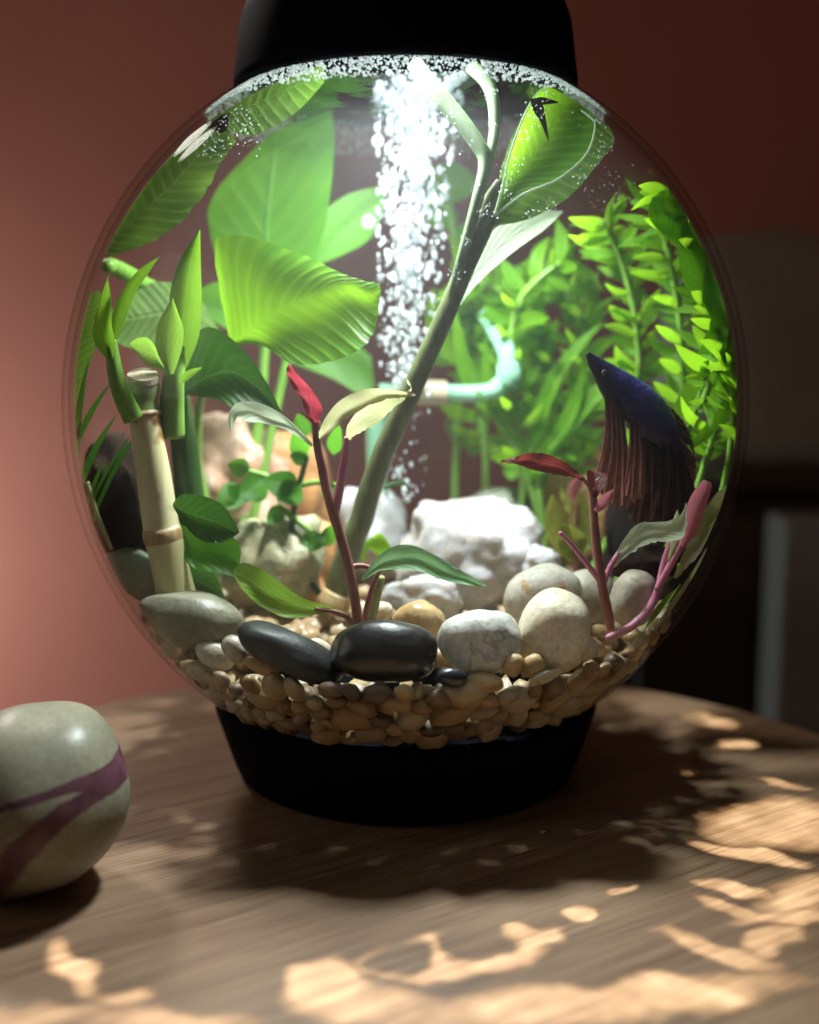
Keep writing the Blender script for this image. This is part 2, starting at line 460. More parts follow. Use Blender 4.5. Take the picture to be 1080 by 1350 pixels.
    hs = N(nt, 'SeparateColor'); nt.links.new(vo.outputs['Color'], hs.inputs[0])
    col = ramp(nt, hs.outputs[0], [(0.0, (0.36, 0.22, 0.10)), (0.4, (0.58, 0.44, 0.25)), (0.7, (0.28, 0.17, 0.09)), (1.0, (0.62, 0.54, 0.38))])
    b = bsdf(nt, col, 0.4, 0.4)
    nt.links.new(b.outputs[0], out.inputs[0]); M['gravel'] = m

    # the stone on the table: grey green with purple veins carried by a colour attribute
    m, nt, out = new_mat('veined_stone')
    at = N(nt, 'Attribute'); at.attribute_name = 'vein'
    n1 = noisetex(nt, objco(nt), 28, 5, 0.6)
    col = ramp(nt, n1, [(0.3, (0.21, 0.20, 0.135)), (0.7, (0.38, 0.355, 0.25))])
    fine = noisetex(nt, objco(nt), 500, 3, 0.7)
    col = mixc(nt, mth(nt, 'MULTIPLY', mth(nt, 'SUBTRACT', fine, 0.35, clamp=True), 1.4), col, (0.12, 0.11, 0.075))
    n3 = noisetex(nt, objco(nt), 160, 3, 0.6)
    vf = mth(nt, 'ADD', at.outputs['Fac'], mth(nt, 'MULTIPLY', mth(nt, 'SUBTRACT', n3, 0.5), 0.35))
    vf = ramp(nt, vf, [(0.42, (0, 0, 0)), (0.55, (1, 1, 1))])
    pc = ramp(nt, n3, [(0.3, (0.085, 0.030, 0.045)), (0.7, (0.17, 0.075, 0.095))])
    col = mixc(nt, vf, col, pc)
    b = bsdf(nt, col, 0.42, 0.4)
    nt.links.new(bump(nt, fine, 0.1, 0.0006), b.inputs['Normal'])
    nt.links.new(b.outputs[0], out.inputs[0]); M['veined'] = m

    # fighting fish
    m, nt, out = new_mat('fish_scales')
    vo = N(nt, 'TexVoronoi'); vo.inputs['Scale'].default_value = 520
    nt.links.new(objco(nt), vo.inputs['Vector'])
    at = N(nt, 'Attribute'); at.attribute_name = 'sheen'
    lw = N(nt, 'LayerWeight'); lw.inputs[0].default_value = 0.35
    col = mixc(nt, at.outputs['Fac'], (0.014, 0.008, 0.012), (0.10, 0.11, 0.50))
    b = bsdf(nt, col, 0.28, 0.6)
    b.inputs['Metallic'].default_value = 0.35
    nt.links.new(bump(nt, vo.outputs['Distance'], 0.35, 0.0008), b.inputs['Normal'])
    nt.links.new(b.outputs[0], out.inputs[0]); M['fish'] = m

    def fin(name, c0, c1, c2, tw):
        m, nt, out = new_mat(name)
        uv, u, v = uvnode(nt)
        n1 = noisetex(nt, uv, 7, 3)
        rays = mth(nt, 'MULTIPLY_ADD', mth(nt, 'SINE', mth(nt, 'ADD', mth(nt, 'MULTIPLY', u, 95.0), mth(nt, 'MULTIPLY', n1, 16.0))), 0.5, 0.5)
        base = mixc(nt, ramp(nt, mth(nt, 'ADD', v, mth(nt, 'MULTIPLY', mth(nt, 'SUBTRACT', n1, 0.5), 0.5)), [(0.15, (0, 0, 0)), (0.75, (1, 1, 1))]), c0, c1)
        col = mixc(nt, mth(nt, 'MULTIPLY', rays, v), base, c2)
        b = bsdf(nt, col, 0.35, 0.5)
        t = N(nt, 'BsdfTranslucent'); nt.links.new(col, t.inputs[0])
        mx = N(nt, 'MixShader'); mx.inputs[0].default_value = tw
        nt.links.new(bump(nt, rays, 0.4, 0.0008), b.inputs['Normal'])
        nt.links.new(b.outputs[0], mx.inputs[1]); nt.links.new(t.outputs[0], mx.inputs[2])
        nt.links.new(mx.outputs[0], out.inputs[0])
        return m
    M['fin_red'] = fin('red_fin', (0.035, 0.010, 0.010), (0.22, 0.06, 0.045), (0.48, 0.23, 0.18), 0.35)
    M['fin_dark'] = fin('dark_fin', (0.008, 0.005, 0.006), (0.035, 0.012, 0.010), (0.14, 0.06, 0.04), 0.3)
    M['fin_maroon'] = fin('maroon_fin', (0.06, 0.014, 0.012), (0.12, 0.03, 0.022), (0.20, 0.07, 0.05), 0.35)
    m, nt, out = new_mat('fish_eye')
    b = bsdf(nt, (0.01, 0.01, 0.012), 0.06, 0.8); nt.links.new(b.outputs[0], out.inputs[0]); M['eye'] = m
    m, nt, out = new_mat('fish_eye_ring')
    b = bsdf(nt, (0.12, 0.09, 0.10), 0.3, 0.6); nt.links.new(b.outputs[0], out.inputs[0]); M['eye_ring'] = m


build_materials()


# ------------------------------------------------------------------ object helpers
def link(name, verts, faces, mat, parent=None, smooth=True, uv=None):
    me = bpy.data.meshes.new(name)
    me.from_pydata([tuple(v) for v in verts], [], faces)
    if uv is not None:
        l = me.uv_layers.new(name='uv')
        for lp in me.loops:
            l.data[lp.index].uv = uv[lp.vertex_index]
    if smooth:
        me.polygons.foreach_set('use_smooth', [True] * len(me.polygons))
    me.materials.append(mat)
    me.update()
    o = bpy.data.objects.new(name, me); COL.objects.link(o)
    if parent is not None:
        o.parent = parent
        o.matrix_parent_inverse = parent.matrix_basis.inverted()
    return o


def thing(name, label, cat, loc=(0, 0, 0), group=None):
    o = bpy.data.objects.new(name, None); COL.objects.link(o)
    o.empty_display_size = 0.01
    o.location = loc
    o['label'] = label; o['category'] = cat
    if group:
        o['group'] = group
    return o


def tag(o, label=None, cat=None, group=None, kind=None):
    if label: o['label'] = label
    if cat: o['category'] = cat
    if group: o['group'] = group
    if kind: o['kind'] = kind
    return o


def revolve(name, prof, mat, parent=None, n=96, center=(0, 0)):
    """profile of (r, z) turned round the z axis"""
    v, f = [], []
    m = len(prof)
    for i in range(n):
        a = 2 * math.pi * i / n
        for r, z in prof:
            v.append((center[0] + r * math.cos(a), center[1] + r * math.sin(a), z))
    for i in range(n):
        j = (i + 1) % n
        for k in range(m - 1):
            f.append((i * m + k, j * m + k, j * m + k + 1, i * m + k + 1))
    return link(name, v, f, mat, parent)


def tube_data(path, seg=10, caps=True):
    """path: list of (Vector, radius)"""
    v, f = [], []
    n = len(path)
    up = Vector((0.13, 0.9, 0.2))
    for i, (p, r) in enumerate(path):
        a = path[max(i - 1, 0)][0]; b = path[min(i + 1, n - 1)][0]
        t = (b - a).normalized()
        x = up.cross(t)
        if x.length < 1e-4:
            x = Vector((1, 0, 0)).cross(t)
        x.normalize(); y = t.cross(x)
        for k in range(seg):
            q = 2 * math.pi * k / seg
            v.append(p + x * (r * math.cos(q)) + y * (r * math.sin(q)))
    for i in range(n - 1):
        for k in range(seg):
            l = (k + 1) % seg
            f.append((i * seg + k, i * seg + l, (i + 1) * seg + l, (i + 1) * seg + k))
    if caps:
        f.append(tuple(range(seg - 1, -1, -1))); f.append(tuple((n - 1) * seg + k for k in range(seg)))
    return v, f


def tube(name, px, mat, parent=None, n=24, seg=10, wob=0.0, clamp=True, seed=0):
    """px: list of (x, y, Y, radius_px) in photograph pixels"""
    path = []
    for i, (x, y, Y, r) in enumerate(cr(px, n)):
        p = P(x, y, Y)
        if wob:
            p = p + noise.noise_vector(p * 90 + Vector((seed, 0, 0))) * wob
        if clamp:
            p = clampv(p)
        path.append((p, max(r, 0.3) * mpp(Y)))
    v, f = tube_data(path, seg)
    return link(name, v, f, mat, parent)


def leaf(name, rows, mat, parent=None, Y=(0.0, 0.0), fold=0.15, roll=0.0, wave=0.0, nu=28, nv=12, rag=0.0, seed=0, clamp=True):
    """rows from base to tip: (lx, ly, mx, my, rx, ry); Y depth at base and tip; fold lifts the edges towards the viewer;
    roll tips the left edge back and the right one forward"""
    rr = cr(rows, nu)
    v, uv, f = [], [], []
    for i, (lx, ly, mx, my, rx, ry) in enumerate(rr):
        t = i / (nu - 1)
        Ym = Y[0] + (Y[1] - Y[0]) * t
        sc = mpp(Ym)
        for k in range(nv + 1):
            u = k / nv * 2 - 1
            if u < 0:
                a = -u; ex, ey = lx, ly
            else:
                a = u; ex, ey = rx, ry
            px = mx + (ex - mx) * a; py = my + (ey - my) * a
            wd = math.hypot(ex - mx, ey - my) * a
            if rag and a > 0.95:
                g = noise.noise(Vector((t * 34 + seed, u * 2, seed))) * rag
                px += g * (1 if ex >= mx else -1); py += g
            dy = -fold * wd * a - roll * wd * u
            dy += wave * a * math.sin(t * 19 + seed + (u > 0) * 1.7)
            p = P(px, py, Ym + dy * sc)
            v.append(clampv(p, 0.965) if clamp else p); uv.append((k / nv, t))
    for i in range(nu - 1):
        for k in range(nv):
            a = i * (nv + 1) + k
            f.append((a, a + 1, a + nv + 2, a + nv + 1))
    return link(name, v, f, mat, parent, uv=uv)


def blade(name, x0, y0, x1, y1, wpx, mat, parent=None, Y=(0, 0), bend=0.0, fold=0.2, roll=0.0, wave=0.0, peak=0.4, nu=12, nv=4, seed=0, clamp=True, rag=0.0):
    """a simple pointed leaf from base to tip"""
    dx, dy = x1 - x0, y1 - y0
    L = math.hypot(dx, dy); ax, ay = dx / L, dy / L; qx, qy = ay, -ax
    rows = []
    for i in range(7):
        t = i / 6
        wv = wpx * (math.sin(math.pi * t ** (math.log(0.5) / math.log(peak))) ** 0.8 if 0 < t < 1 else 0.02)
        o = bend * math.sin(math.pi * t) * L
        mx = x0 + dx * t + qx * o; my = y0 + dy * t + qy * o
        rows.append((mx + qx * wv, my + qy * wv, mx, my, mx - qx * wv, my - qy * wv))
    return leaf(name, rows, mat, parent, Y, fold, roll, wave, nu, nv, seed=seed, clamp=clamp, rag=rag)


def ico(sub):
    bm = bmesh.new(); bmesh.ops.create_icosphere(bm, subdivisions=sub, radius=1.0)
    v = [x.co.copy() for x in bm.verts]; f = [tuple(y.index for y in q.verts) for q in bm.faces]
    bm.free(); return v, f


ICO = {k: ico(k) for k in (1, 2, 3, 4, 5)}


def stone(name, cx, cy, a, b, tilt, Y, mat, seed=0, amp=0.10, depth=0.8, freq=1.1, sub=4, facet=0.0, sq=2.3, label=None, cat='stone', parent=None, group=None, inside=True):
    """rounded stone: half axes a, b in pixels, tilted in the picture plane"""
    V0, F0 = ICO[sub]
    for tries in range(4):
        s = mpp(Y); c = P(cx, cy, Y)
        ct, st_ = math.cos(math.radians(tilt)), math.sin(math.radians(tilt))
        verts = []
        for d in V0:
            r = (abs(d.x) ** sq + abs(d.y) ** sq + abs(d.z) ** sq) ** (-1 / sq)
            nz = noise.noise(d * freq + Vector((seed * 7.3, seed * 1.7, 2.1)))
            r *= 1 + amp * nz * 1.6 + amp * 0.4 * noise.noise(d * freq * 2.3 + Vector((seed, 3, 1)))
            if facet:
                cell = noise.cell_vector(d * 2.6 + Vector((seed, seed, 0)))
                vd = noise.voronoi(d * 2.2 + Vector((seed * 3.1, 0, 0)))[0]
                r *= 1 - facet * (vd[1] - vd[0]) * -0.55 - facet * 0.35
                r *= 1 + facet * 0.18 * noise.noise(d * 9 + Vector((seed, 0, 0)))
            q = Vector((d.x * a * r, d.y * (a * 0.4 + b * 0.6) * depth * r, d.z * b * r)) * s
            q = Vector((q.x * ct - q.z * -st_ * -1, q.y, 0)) + Vector((0, 0, -q.x * st_ + q.z * ct)) if False else Vector((q.x * ct + q.z * st_, q.y, -q.x * st_ + q.z * ct))
            verts.append(c + q)
        if not inside:
            break
        out = 0.0
        for p in verts[::5]:
            d = p - TANK
            out = max(out, math.sqrt((d.x / RX) ** 2 + (d.y / RX) ** 2 + (d.z / (RX * KZ)) ** 2))
        if out <= 0.97:
            break
        Y += 0.004
    if inside:
        verts = [clampv(p, 0.972) for p in verts]
    local = [p - c for p in verts]
    o = link(name, local, F0, mat)
    if parent is not None:
        o.parent = parent; o.location = c - parent.location
    else:
        o.location = c
    if label:
        tag(o, label, cat, group)
    return o


# ------------------------------------------------------------------ the room: wall and furniture behind
def box_bevel(name, lo, hi, mat, parent=None, bev=0.006, seg=2):
    bm = bmesh.new()
    bmesh.ops.create_cube(bm, size=1.0)
    lo = Vector(lo); hi = Vector(hi)
    for v in bm.verts:
        v.co = Vector([lo[i] + (v.co[i] + 0.5) * (hi[i] - lo[i]) for i in range(3)])
    if bev:
        bmesh.ops.bevel(bm, geom=bm.edges[:], offset=bev, segments=seg, affect='EDGES', profile=0.5)
    vs = [v.co.copy() for v in bm.verts]; bm.verts.index_update()
    fs = [tuple(v.index for v in f.verts) for f in bm.faces]
    bm.free()
    return link(name, vs, fs, mat, parent, smooth=False)


wall = box_bevel('wall', (-3.5, 1.10, -1.2), (3.5, 1.2, 2.4), M['wall'], bev=0)
tag(wall, kind='structure')

# ------------------------------------------------------------------ table
TC, TR = (0.002, -0.085), 0.245
tbl = thing('round_table', 'round brown wooden table carrying the fish tank', 'table', (TC[0], TC[1], -0.62))
e = 0.006
prof = [(0.0, -0.03)] + [(TR - e + e * math.sin(a), -0.03 + e - e * math.cos(a)) for a in [i * math.pi / 12 for i in range(7)]] + \
       [(TR - e + e * math.cos(a), -e + e * math.sin(a)) for a in [i * math.pi / 12 for i in range(7)]] + [(TR * 0.5, 0.0), (0.0, 0.0)]
revolve('table_top', prof, M['wood'], tbl, 160, TC)
revolve('pedestal', [(0.0, -0.031), (0.09, -0.031), (0.06, -0.06), (0.035, -0.12), (0.035, -0.5), (0.06, -0.56), (0.0, -0.56)], M['wood'], tbl, 48, TC)
revolve('foot_plate', [(0.0, -0.561), (0.16, -0.561), (0.18, -0.58), (0.18, -0.62), (0.0, -0.62)], M['wood'], tbl, 64, TC)

# ------------------------------------------------------------------ fish tank
tank = thing('fish_tank', 'round clear acrylic fish tank with black lid and black base', 'fish tank', (0, 0, 0))


def ell_r(z):       # outer radius of the globe at height z above its centre
    return RX * math.sqrt(max(0.0, 1 - (z / (RX * KZ)) ** 2))


ZB, ZL = -0.130, 0.141
outer = [(ell_r(z), ZC + z) for z in [ZB + (ZL - ZB) * (0.5 - 0.5 * math.cos(math.pi * i / 48)) for i in range(49)]]
inner = [(r * 0.982, ZC + (z - ZC) * 0.982) for r, z in reversed(outer)]
revolve('glass_globe', outer + inner + [outer[0]], M['glass'], tank, 128)
rb = ell_r(ZB)
base = revolve('base', [(0.0, ZC + ZB - 0.004), (rb - 0.004, ZC + ZB - 0.004), (rb + 0.001, ZC + ZB + 0.002), (rb + 0.003, ZC + ZB + 0.001),
                        (rb + 0.0035, ZC + ZB - 0.004), (0.0805, 0.006), (0.0785, 0.0015), (0.076, 0.0005), (0.0, 0.0005)], M['black'], tank, 128)
rl = ell_r(0.139)
lid = revolve('lid', [(0.0, ZC + 0.170), (0.062, ZC + 0.170), (0.068, ZC + 0.164), (0.0705, ZC + 0.1385), (0.0710, ZC + 0.1375), (rl + 0.002, ZC + 0.1375), (rl + 0.0036, ZC + 0.1385), (rl + 0.0036, ZC + 0.142), (rl + 0.0005, ZC + 0.166),
                      (rl - 0.0025, ZC + 0.174), (rl - 0.009, ZC + 0.180), (rl - 0.02, ZC + 0.182), (0.0, ZC + 0.183)], M['black'], tank, 128)
revolve('lamp_lens', [(0.0, ZC + 0.1645), (0.026, ZC + 0.1650), (0.030, ZC + 0.1665), (0.030, ZC + 0.1695)], M['led'], lid, 48)

# water surface inside the neck
ZW = 0.128
rw = ell_r(ZW) * 0.98
v, f = [(0, 0, ZC + ZW)], []
nr, na = 16, 96
for i in range(1, nr + 1):
    for k in range(na):
        a = 2 * math.pi * k / na; r = rw * i / nr
        x, y = r * math.cos(a), r * math.sin(a)
        v.append((x, y, ZC + ZW + 0.0012 * noise.noise(Vector((x * 60, y * 60, 0.3)))))
for k in range(na):
    f.append((0, 1 + k, 1 + (k + 1) % na))
for i in range(nr - 1):
    for k in range(na):
        a = 1 + i * na + k; b = 1 + i * na + (k + 1) % na
        f.append((a, b, b + na, a + na))
wat = link('water_surface', v, f, M['water'])
tag(wat, kind='structure')
m, nt, out = new_mat('cloudy_water')
vol = N(nt, 'VolumePrincipled'); vol.inputs['Color'].default_value = (0.92, 0.95, 0.97, 1)
vol.inputs['Density'].default_value = 0.19; vol.inputs['Anisotropy'].default_value = 0.3
nt.links.new(vol.outputs[0], out.inputs[1])
zs = [ZB + 0.003 + (ZW - 0.002 - ZB - 0.003) * i / 40 for i in range(41)]
wb = revolve('water', [(0.0, ZC + zs[0])] + [(ell_r(z) * 0.976, ZC + z) for z in zs] + [(0.0, ZC + zs[-1])], m, None, 96)
tag(wb, kind='structure')


# ------------------------------------------------------------------ gravel
def gravel_line(x):
    L = [(100, 740), (150, 800), (215, 855), (257, 876), (320, 895), (440, 902), (580, 905), (690, 905), (760, 888), (830, 848), (880, 815), (930, 770), (980, 700)]
    for (a, ya), (b, yb) in zip(L, L[1:]):
        if a <= x <= b:
            return ya + (yb - ya) * (x - a) / (b - a)
    return 760


def to_px(p):
    v = p - CAM
    c, s = math.cos(PITCH), math.sin(PITCH)
    dep = v.y * c - v.z * s
    return CX_PX + F_PX * v.x / dep, 675 - F_PX * (v.y * s + v.z * c) / dep


def hides_stones(p):
    x, y = to_px(p)
    return p.y < -0.05 and y < gravel_line(x) + 6


ZG = 0.070                      # gravel level


def inner_r(z, k=0.975):
    return ell_r(z - ZC) * k


# gravel mass under and behind the loose pebbles
def pebble_proto(seed, sub=2):
    V0, F0 = ICO[sub]
    rnd = random.Random(seed)
    ax = Vector((rnd.uniform(1.1, 1.45), rnd.uniform(0.8, 1.0), rnd.uniform(0.55, 0.8)))
    out = []
    for d in V0:
        r = 1 + 0.22 * noise.noise(d * 1.3 + Vector((seed * 5.1, 0, 0)))
        out.append(Vector((d.x * ax.x, d.y * ax.y, d.z * ax.z)) * r)
    return out, F0


bedv, bedf = [], []
V1 = [pebble_proto(s, 1)[0] for s in range(8)]; F1 = ICO[1][1]
rnd = random.Random(5)


def bed_height(x, y):
    return ZG + 0.010 * max(0.0, y / 0.12) + 0.004 * noise.noise(Vector((x * 30, y * 30, 1)))


cnt = 0
while cnt < 1500:
    z = rnd.uniform(0.040, ZG + 0.012)
    rr = inner_r(z, 0.95)
    r = rr * math.sqrt(rnd.uniform(0.0, 1.0)); a = rnd.uniform(0, 2 * math.pi)
    x, y = r * math.cos(a), r * math.sin(a)
    if z > bed_height(x, y):
        continue
    if z < bed_height(x, y) - 0.012 and r < rr - 0.02:
        continue
    if y < -0.02 and r > rr - 0.004:
        continue
    if hides_stones(Vector((x, y, z))):
        continue
    c = Vector((x, y, z)); s = rnd.uniform(0.0040, 0.0062)
    q = Quaternion((rnd.gauss(0, 1), rnd.gauss(0, 1), rnd.gauss(0, 1), rnd.gauss(0, 1))).normalized()
    k = len(bedv)
    for d in V1[cnt % 8]:
        bedv.append(clampv(c + q @ (d * s), 0.972))
    bedf += [tuple(i + k for i in t) for t in F1]
    cnt += 1
bed = link('gravel', bedv, bedf, M['gravel'])
tag(bed, 'bed of small mixed tan gravel filling the globe bottom', 'gravel', kind='stuff')

# loose pebbles one sees along the front glass and on top
protos = []
for s in range(14):
    vv, ff = pebble_proto(s + 20, 2)
    me = bpy.data.meshes.new('pebble')
    me.from_pydata([tuple(p) for p in vv], [], ff)
    me.polygons.foreach_set('use_smooth', [True] * len(ff)); me.materials.append(M['pebble'])
    protos.append(me)
placed = []
rnd = random.Random(11)


def pebble_at(c, s, normal):
    o = bpy.data.objects.new('pebble', rnd.choice(protos)); COL.objects.link(o)
    q = normal.to_track_quat('Z', 'Y') @ Quaternion((0, 0, 1), rnd.uniform(0, 6.28)) @ Quaternion((1, 0, 0), rnd.uniform(-0.5, 0.5))
    o.rotation_mode = 'QUATERNION'; o.rotation_quaternion = q
    o.location = c; o.scale = (s, s * rnd.uniform(0.85, 1.1), s)
    tag(o, 'small smooth tan pebble in the gravel bed behind the glass', 'pebble', 'loose pebbles of the gravel bed')
    return o


tries = 0
while len(placed) < 210 and tries < 9000:
    tries += 1
    z = rnd.uniform(0.040, ZG + 0.006)
    a = math.radians(rnd.uniform(-178, -2))
    s = rnd.choice([0.0042, 0.0055, 0.0068, 0.0080]) * rnd.uniform(0.9, 1.1)
    k = 0.975
    r = inner_r(z, k) - s * 0.75
    c = Vector((r * math.cos(a), r * math.sin(a), z))
    if hides_stones(c) or any((c - p).length < (s + t) * 0.80 for p, t in placed):
        continue
    nrm = Vector((c.x, c.y, (c.z - ZC) / KZ ** 2)).normalized()
    placed.append((c, s)); pebble_at(c, s, nrm)
tries = 0
while len(placed) < 285 and tries < 9000:
    tries += 1
    a = math.radians(rnd.uniform(-178, -2)); r = inner_r(ZG) * rnd.uniform(0.55, 0.92)
    s = rnd.uniform(0.0038, 0.0060)
    x, y = r * math.cos(a), r * math.sin(a)
    c = Vector((x, y, bed_height(x, y) + s * 0.4))
    if hides_stones(c) or any((c - p).length < (s + t) * 0.85 for p, t in placed):
        continue
    placed.append((c, s)); pebble_at(c, s, Vector((rnd.gauss(0, .3), rnd.gauss(0, .3), 1)).normalized())

# ------------------------------------------------------------------ stones
stone('stone', 184, 758, 50, 28, 38, -0.040, M['sage'], 1, 0.08, label='pale sage stone leaning on the glass beside the cream bamboo cane')
stone('stone', 252, 816, 70, 37, 7, -0.076, M['olive'], 2, 0.08, label='large olive grey stone in front of the cream bamboo cane')
stone('stone', 384, 861, 76, 27, 25, -0.098, M['slate'], 3, 0.07, label='long dark slate stone slanting down beside the glossy black stone')
stone('stone', 507, 858, 73, 42, 3, -0.100, M['blackstone'], 4, 0.07, label='big glossy black stone at the foot of the red stem')
stone('stone', 552, 823, 35, 31, -10, -0.060, M['ochre'], 5, 0.08, label='ochre yellow stone peeping out behind the black stone')
stone('stone', 634, 845, 53, 44, 4, -0.096, M['whitegrey'], 6, 0.12, label='grey white marbled stone between black stone and cream stone')
stone('stone', 732, 833, 49, 57, 14, -0.092, M['cream'], 7, 0.07, label='egg shaped cream stone standing upright on the gravel')
stone('stone', 716, 787, 52, 43, -25, -0.045, M['spotted'], 8, 0.07, label='white stone with rusty spots behind the upright cream stone')
stone('stone', 775, 795, 36, 46, 10, -0.030, M['greycream'], 9, 0.06, label='dull beige stone behind the pink plant stem')
stone('stone', 836, 789, 30, 39, 18, -0.062, M['greycream'], 10, 0.07, label='grey cream oval stone beside the pink stems')
stone('stone', 767, 858, 24, 16, -25, -0.088, M['greycream'], 11, 0.10, sub=3, label='small flat beige stone at the foot of the pink stem')
stone('stone', 345, 877, 24, 11, 20, -0.100, M['ochre'], 12, 0.10, sub=3, label='flat golden pebble below the dark slate stone')
stone('stone', 284, 863, 28, 18, 22, -0.085, M['greycream'], 13, 0.07, sub=3, label='beige pebble under the olive grey stone')
stone('stone', 311, 856, 22, 17, 40, -0.090, M['greycream'], 14, 0.07, sub=3, label='light pebble between the olive stone and the slate stone')
stone('stone', 421, 855, 17, 13, 30, -0.070, M['cream'], 15, 0.07, sub=3, label='small yellowish pebble wedged behind the slate stone')
stone('stone', 676, 876, 14, 17, 20, -0.112, M['ochre'], 16, 0.07, sub=3, label='small orange pebble under the marbled stone')
stone('stone', 702, 877, 18, 14, -30, -0.112, M['ochre'], 17, 0.07, sub=3, label='small tan pebble under the upright cream stone')
stone('stone', 721, 897, 25, 13, -10, -0.114, M['spotted'], 18, 0.07, sub=3, label='flat spotted pebble against the glass under the cream stone')
stone('stone', 638, 900, 27, 14, 3, -0.117, M['ochre'], 19, 0.07, sub=3, label='flat tan pebble against the glass under the marbled stone')
stone('stone', 596, 893, 22, 13, 8, -0.114, M['blackstone'], 20, 0.10, sub=3, label='small black pebble beside the marbled stone')
stone('stone', 592, 911, 20, 14, 5, -0.118, M['tan'], 21, 0.07, sub=3, label='small olive pebble under the small black pebble')
stone('stone', 500, 806, 18, 14, 0, -0.050, M['cream'], 22, 0.07, sub=3, label='small cream stone behind the black stone')
# rocks behind
stone('quartz_rock', 622, 735, 104, 84, 5, 0.028, M['quartz'], 31, 0.16, 0.7, 1.6, 5, facet=0.30, label='large rough white quartz rock in the middle of the tank', cat='rock')
stone('quartz_rock', 560, 790, 52, 32, 5, -0.012, M['quartz'], 32, 0.16, 0.7, 1.8, 4, facet=0.30, label='low bluish white quartz chunk before the large quartz rock', cat='rock')
stone('quartz_rock', 490, 700, 48, 64, 0, 0.050, M['quartz'], 33, 0.16, 0.8, 1.6, 4, facet=0.30, label='white quartz rock behind the thick green stem', cat='rock')
stone('quartz_rock', 712, 745, 28, 26, 0, 0.010, M['quartz'], 37, 0.16, 0.8, 1.6, 4, facet=0.25, label='small white quartz lump beside the spotted stone', cat='rock')
stone('stone', 660, 690, 52, 48, 0, 0.075, M['sage'], 34, 0.06, label='round pale green grey stone behind the quartz rock')
stone('stone', 360, 744, 66, 70, 0, 0.000, M['tan'], 35, 0.2, 0.8, 1.5, 4, 0.25, label='big tan and grey green stone among the small round leaves')
stone('stone', 415, 730, 28, 44, 5, 0.020, M['orange'], 36, 0.10, label='orange stone behind the red brown stem')
stone('stone', 405, 800, 26, 50, 0, 0.010, M['orange'], 39, 0.10, label='rusty brown stone low behind the red stem plant')
stone('rock', 318, 640, 84, 92, 0, 0.070, M['rosy'], 40, 0.18, 0.8, 1.9, 5, facet=0.25, label='rough rosy rock behind the cream bamboo cane', cat='rock')
stone('rock', 300, 690, 60, 40, 0, 0.065, M['rosy'], 41, 0.18, 0.8, 1.9, 4, facet=0.25, label='lower rosy rock behind the small round leaves', cat='rock')
stone('rock', 390, 655, 52, 86, 0, 0.090, M['orange'], 42, 0.15, 0.8, 1.7, 4, facet=0.2, label='orange tan rock behind the pale drooping leaf', cat='rock')
stone('rock', 765, 675, 66, 82, 0, 0.085, M['orange'], 43, 0.12, 0.8, 1.6, 4, facet=0.15, label='orange brown rock under the fighting fish', cat='rock')
stone('driftwood', 158, 662, 48, 84, -10, -0.030, M['driftwood'], 45, 0.2, 0.8, 1.8, 4, facet=0.2, label='dark brown driftwood chunk against the glass behind the bamboo', cat='driftwood')
stone('driftwood', 872, 690, 76, 74, -8, 0.010, M['brownblack'], 46, 0.15, 0.8, 1.5, 4, label='black brown driftwood lump under the fish tail', cat='driftwood')
stone('driftwood', 850, 742, 44, 26, -4, -0.045, M['driftwood'], 47, 0.14, 0.8, 1.5, 4, label='low rounded brown wood piece behind the grey cream oval stone', cat='driftwood')

# ------------------------------------------------------------------ cream bamboo and its shoots
bam = thing('lucky_bamboo', 'cut cream bamboo cane with fresh green shoots', 'plant', P(235, 790, -0.055))
yb = -0.055
tube('cane', [(190, 548, yb, 21), (196, 585, yb, 21.5), (204, 635, yb, 23), (212, 690, yb, 24), (216, 706, yb, 26), (224, 745, yb, 25), (236, 800, yb, 27)], M['cane'], bam, 40, 24)
tube('cane_top', [(189, 503, yb, 20), (189, 512, yb, 21.5), (188, 530, yb, 20), (190, 547, yb, 21.5)], M['cane_top'], bam, 16, 24)
cv_, cf_ = [P(189, 492, yb)], []
for k in range(24):
    q = 2 * math.pi * k / 24
    cv_.append(P(189 + 21.5 * math.cos(q), 493.5 - 8.0 * math.sin(q) + 0.8 * math.sin(3 * q), yb + 21 * mpp(yb) * math.sin(q)))
for k in range(24):
    q = 2 * math.pi * k / 24
    cv_.append(P(189 + 21 * math.cos(q), 503 - 6.0 * math.sin(q), yb + 21 * mpp(yb) * math.sin(q)))
for k in range(24):
    l_ = (k + 1) % 24
    cf_ += [(0, 1 + k, 1 + l_), (1 + k, 25 + k, 25 + l_, 1 + l_)]
link('cut_end', cv_, cf_, M['cane_cut'], bam, smooth=False)
tube('node_ring', [(188, 541, yb, 21), (189, 546, yb, 24.5), (190, 551, yb, 21.5)], M['cane_node'], bam, 9, 24)
tube('node_ring', [(213, 694, yb, 23), (214, 700, yb, 27), (217, 712, yb, 26.5), (218, 718, yb, 24)], M['cane_node'], bam, 9, 24)
tube('second_cane', [(232, 520, -0.035, 15), (242, 580, -0.035, 18), (250, 650, -0.035, 19), (262, 720, -0.035, 20), (272, 800, -0.035, 21)], M['stem_darkgreen'], bam, 24, 16)
s1 = tube('shoot', [(176, 552, -0.062, 14), (164, 528, -0.064, 13), (154, 500, -0.066, 11), (149, 470, -0.066, 9), (147, 448, -0.066, 7)], M['stem_bright'], bam, 20, 14)
leaf('leaf', [(150, 482, 148, 482, 146, 482), (126, 455, 140, 452, 152, 455), (119, 420, 134, 418, 147, 425), (124, 388, 136, 388, 147, 398), (139, 360, 140, 360, 141, 360)], M['shoot'], s1, (-0.068, -0.07), 0.5)
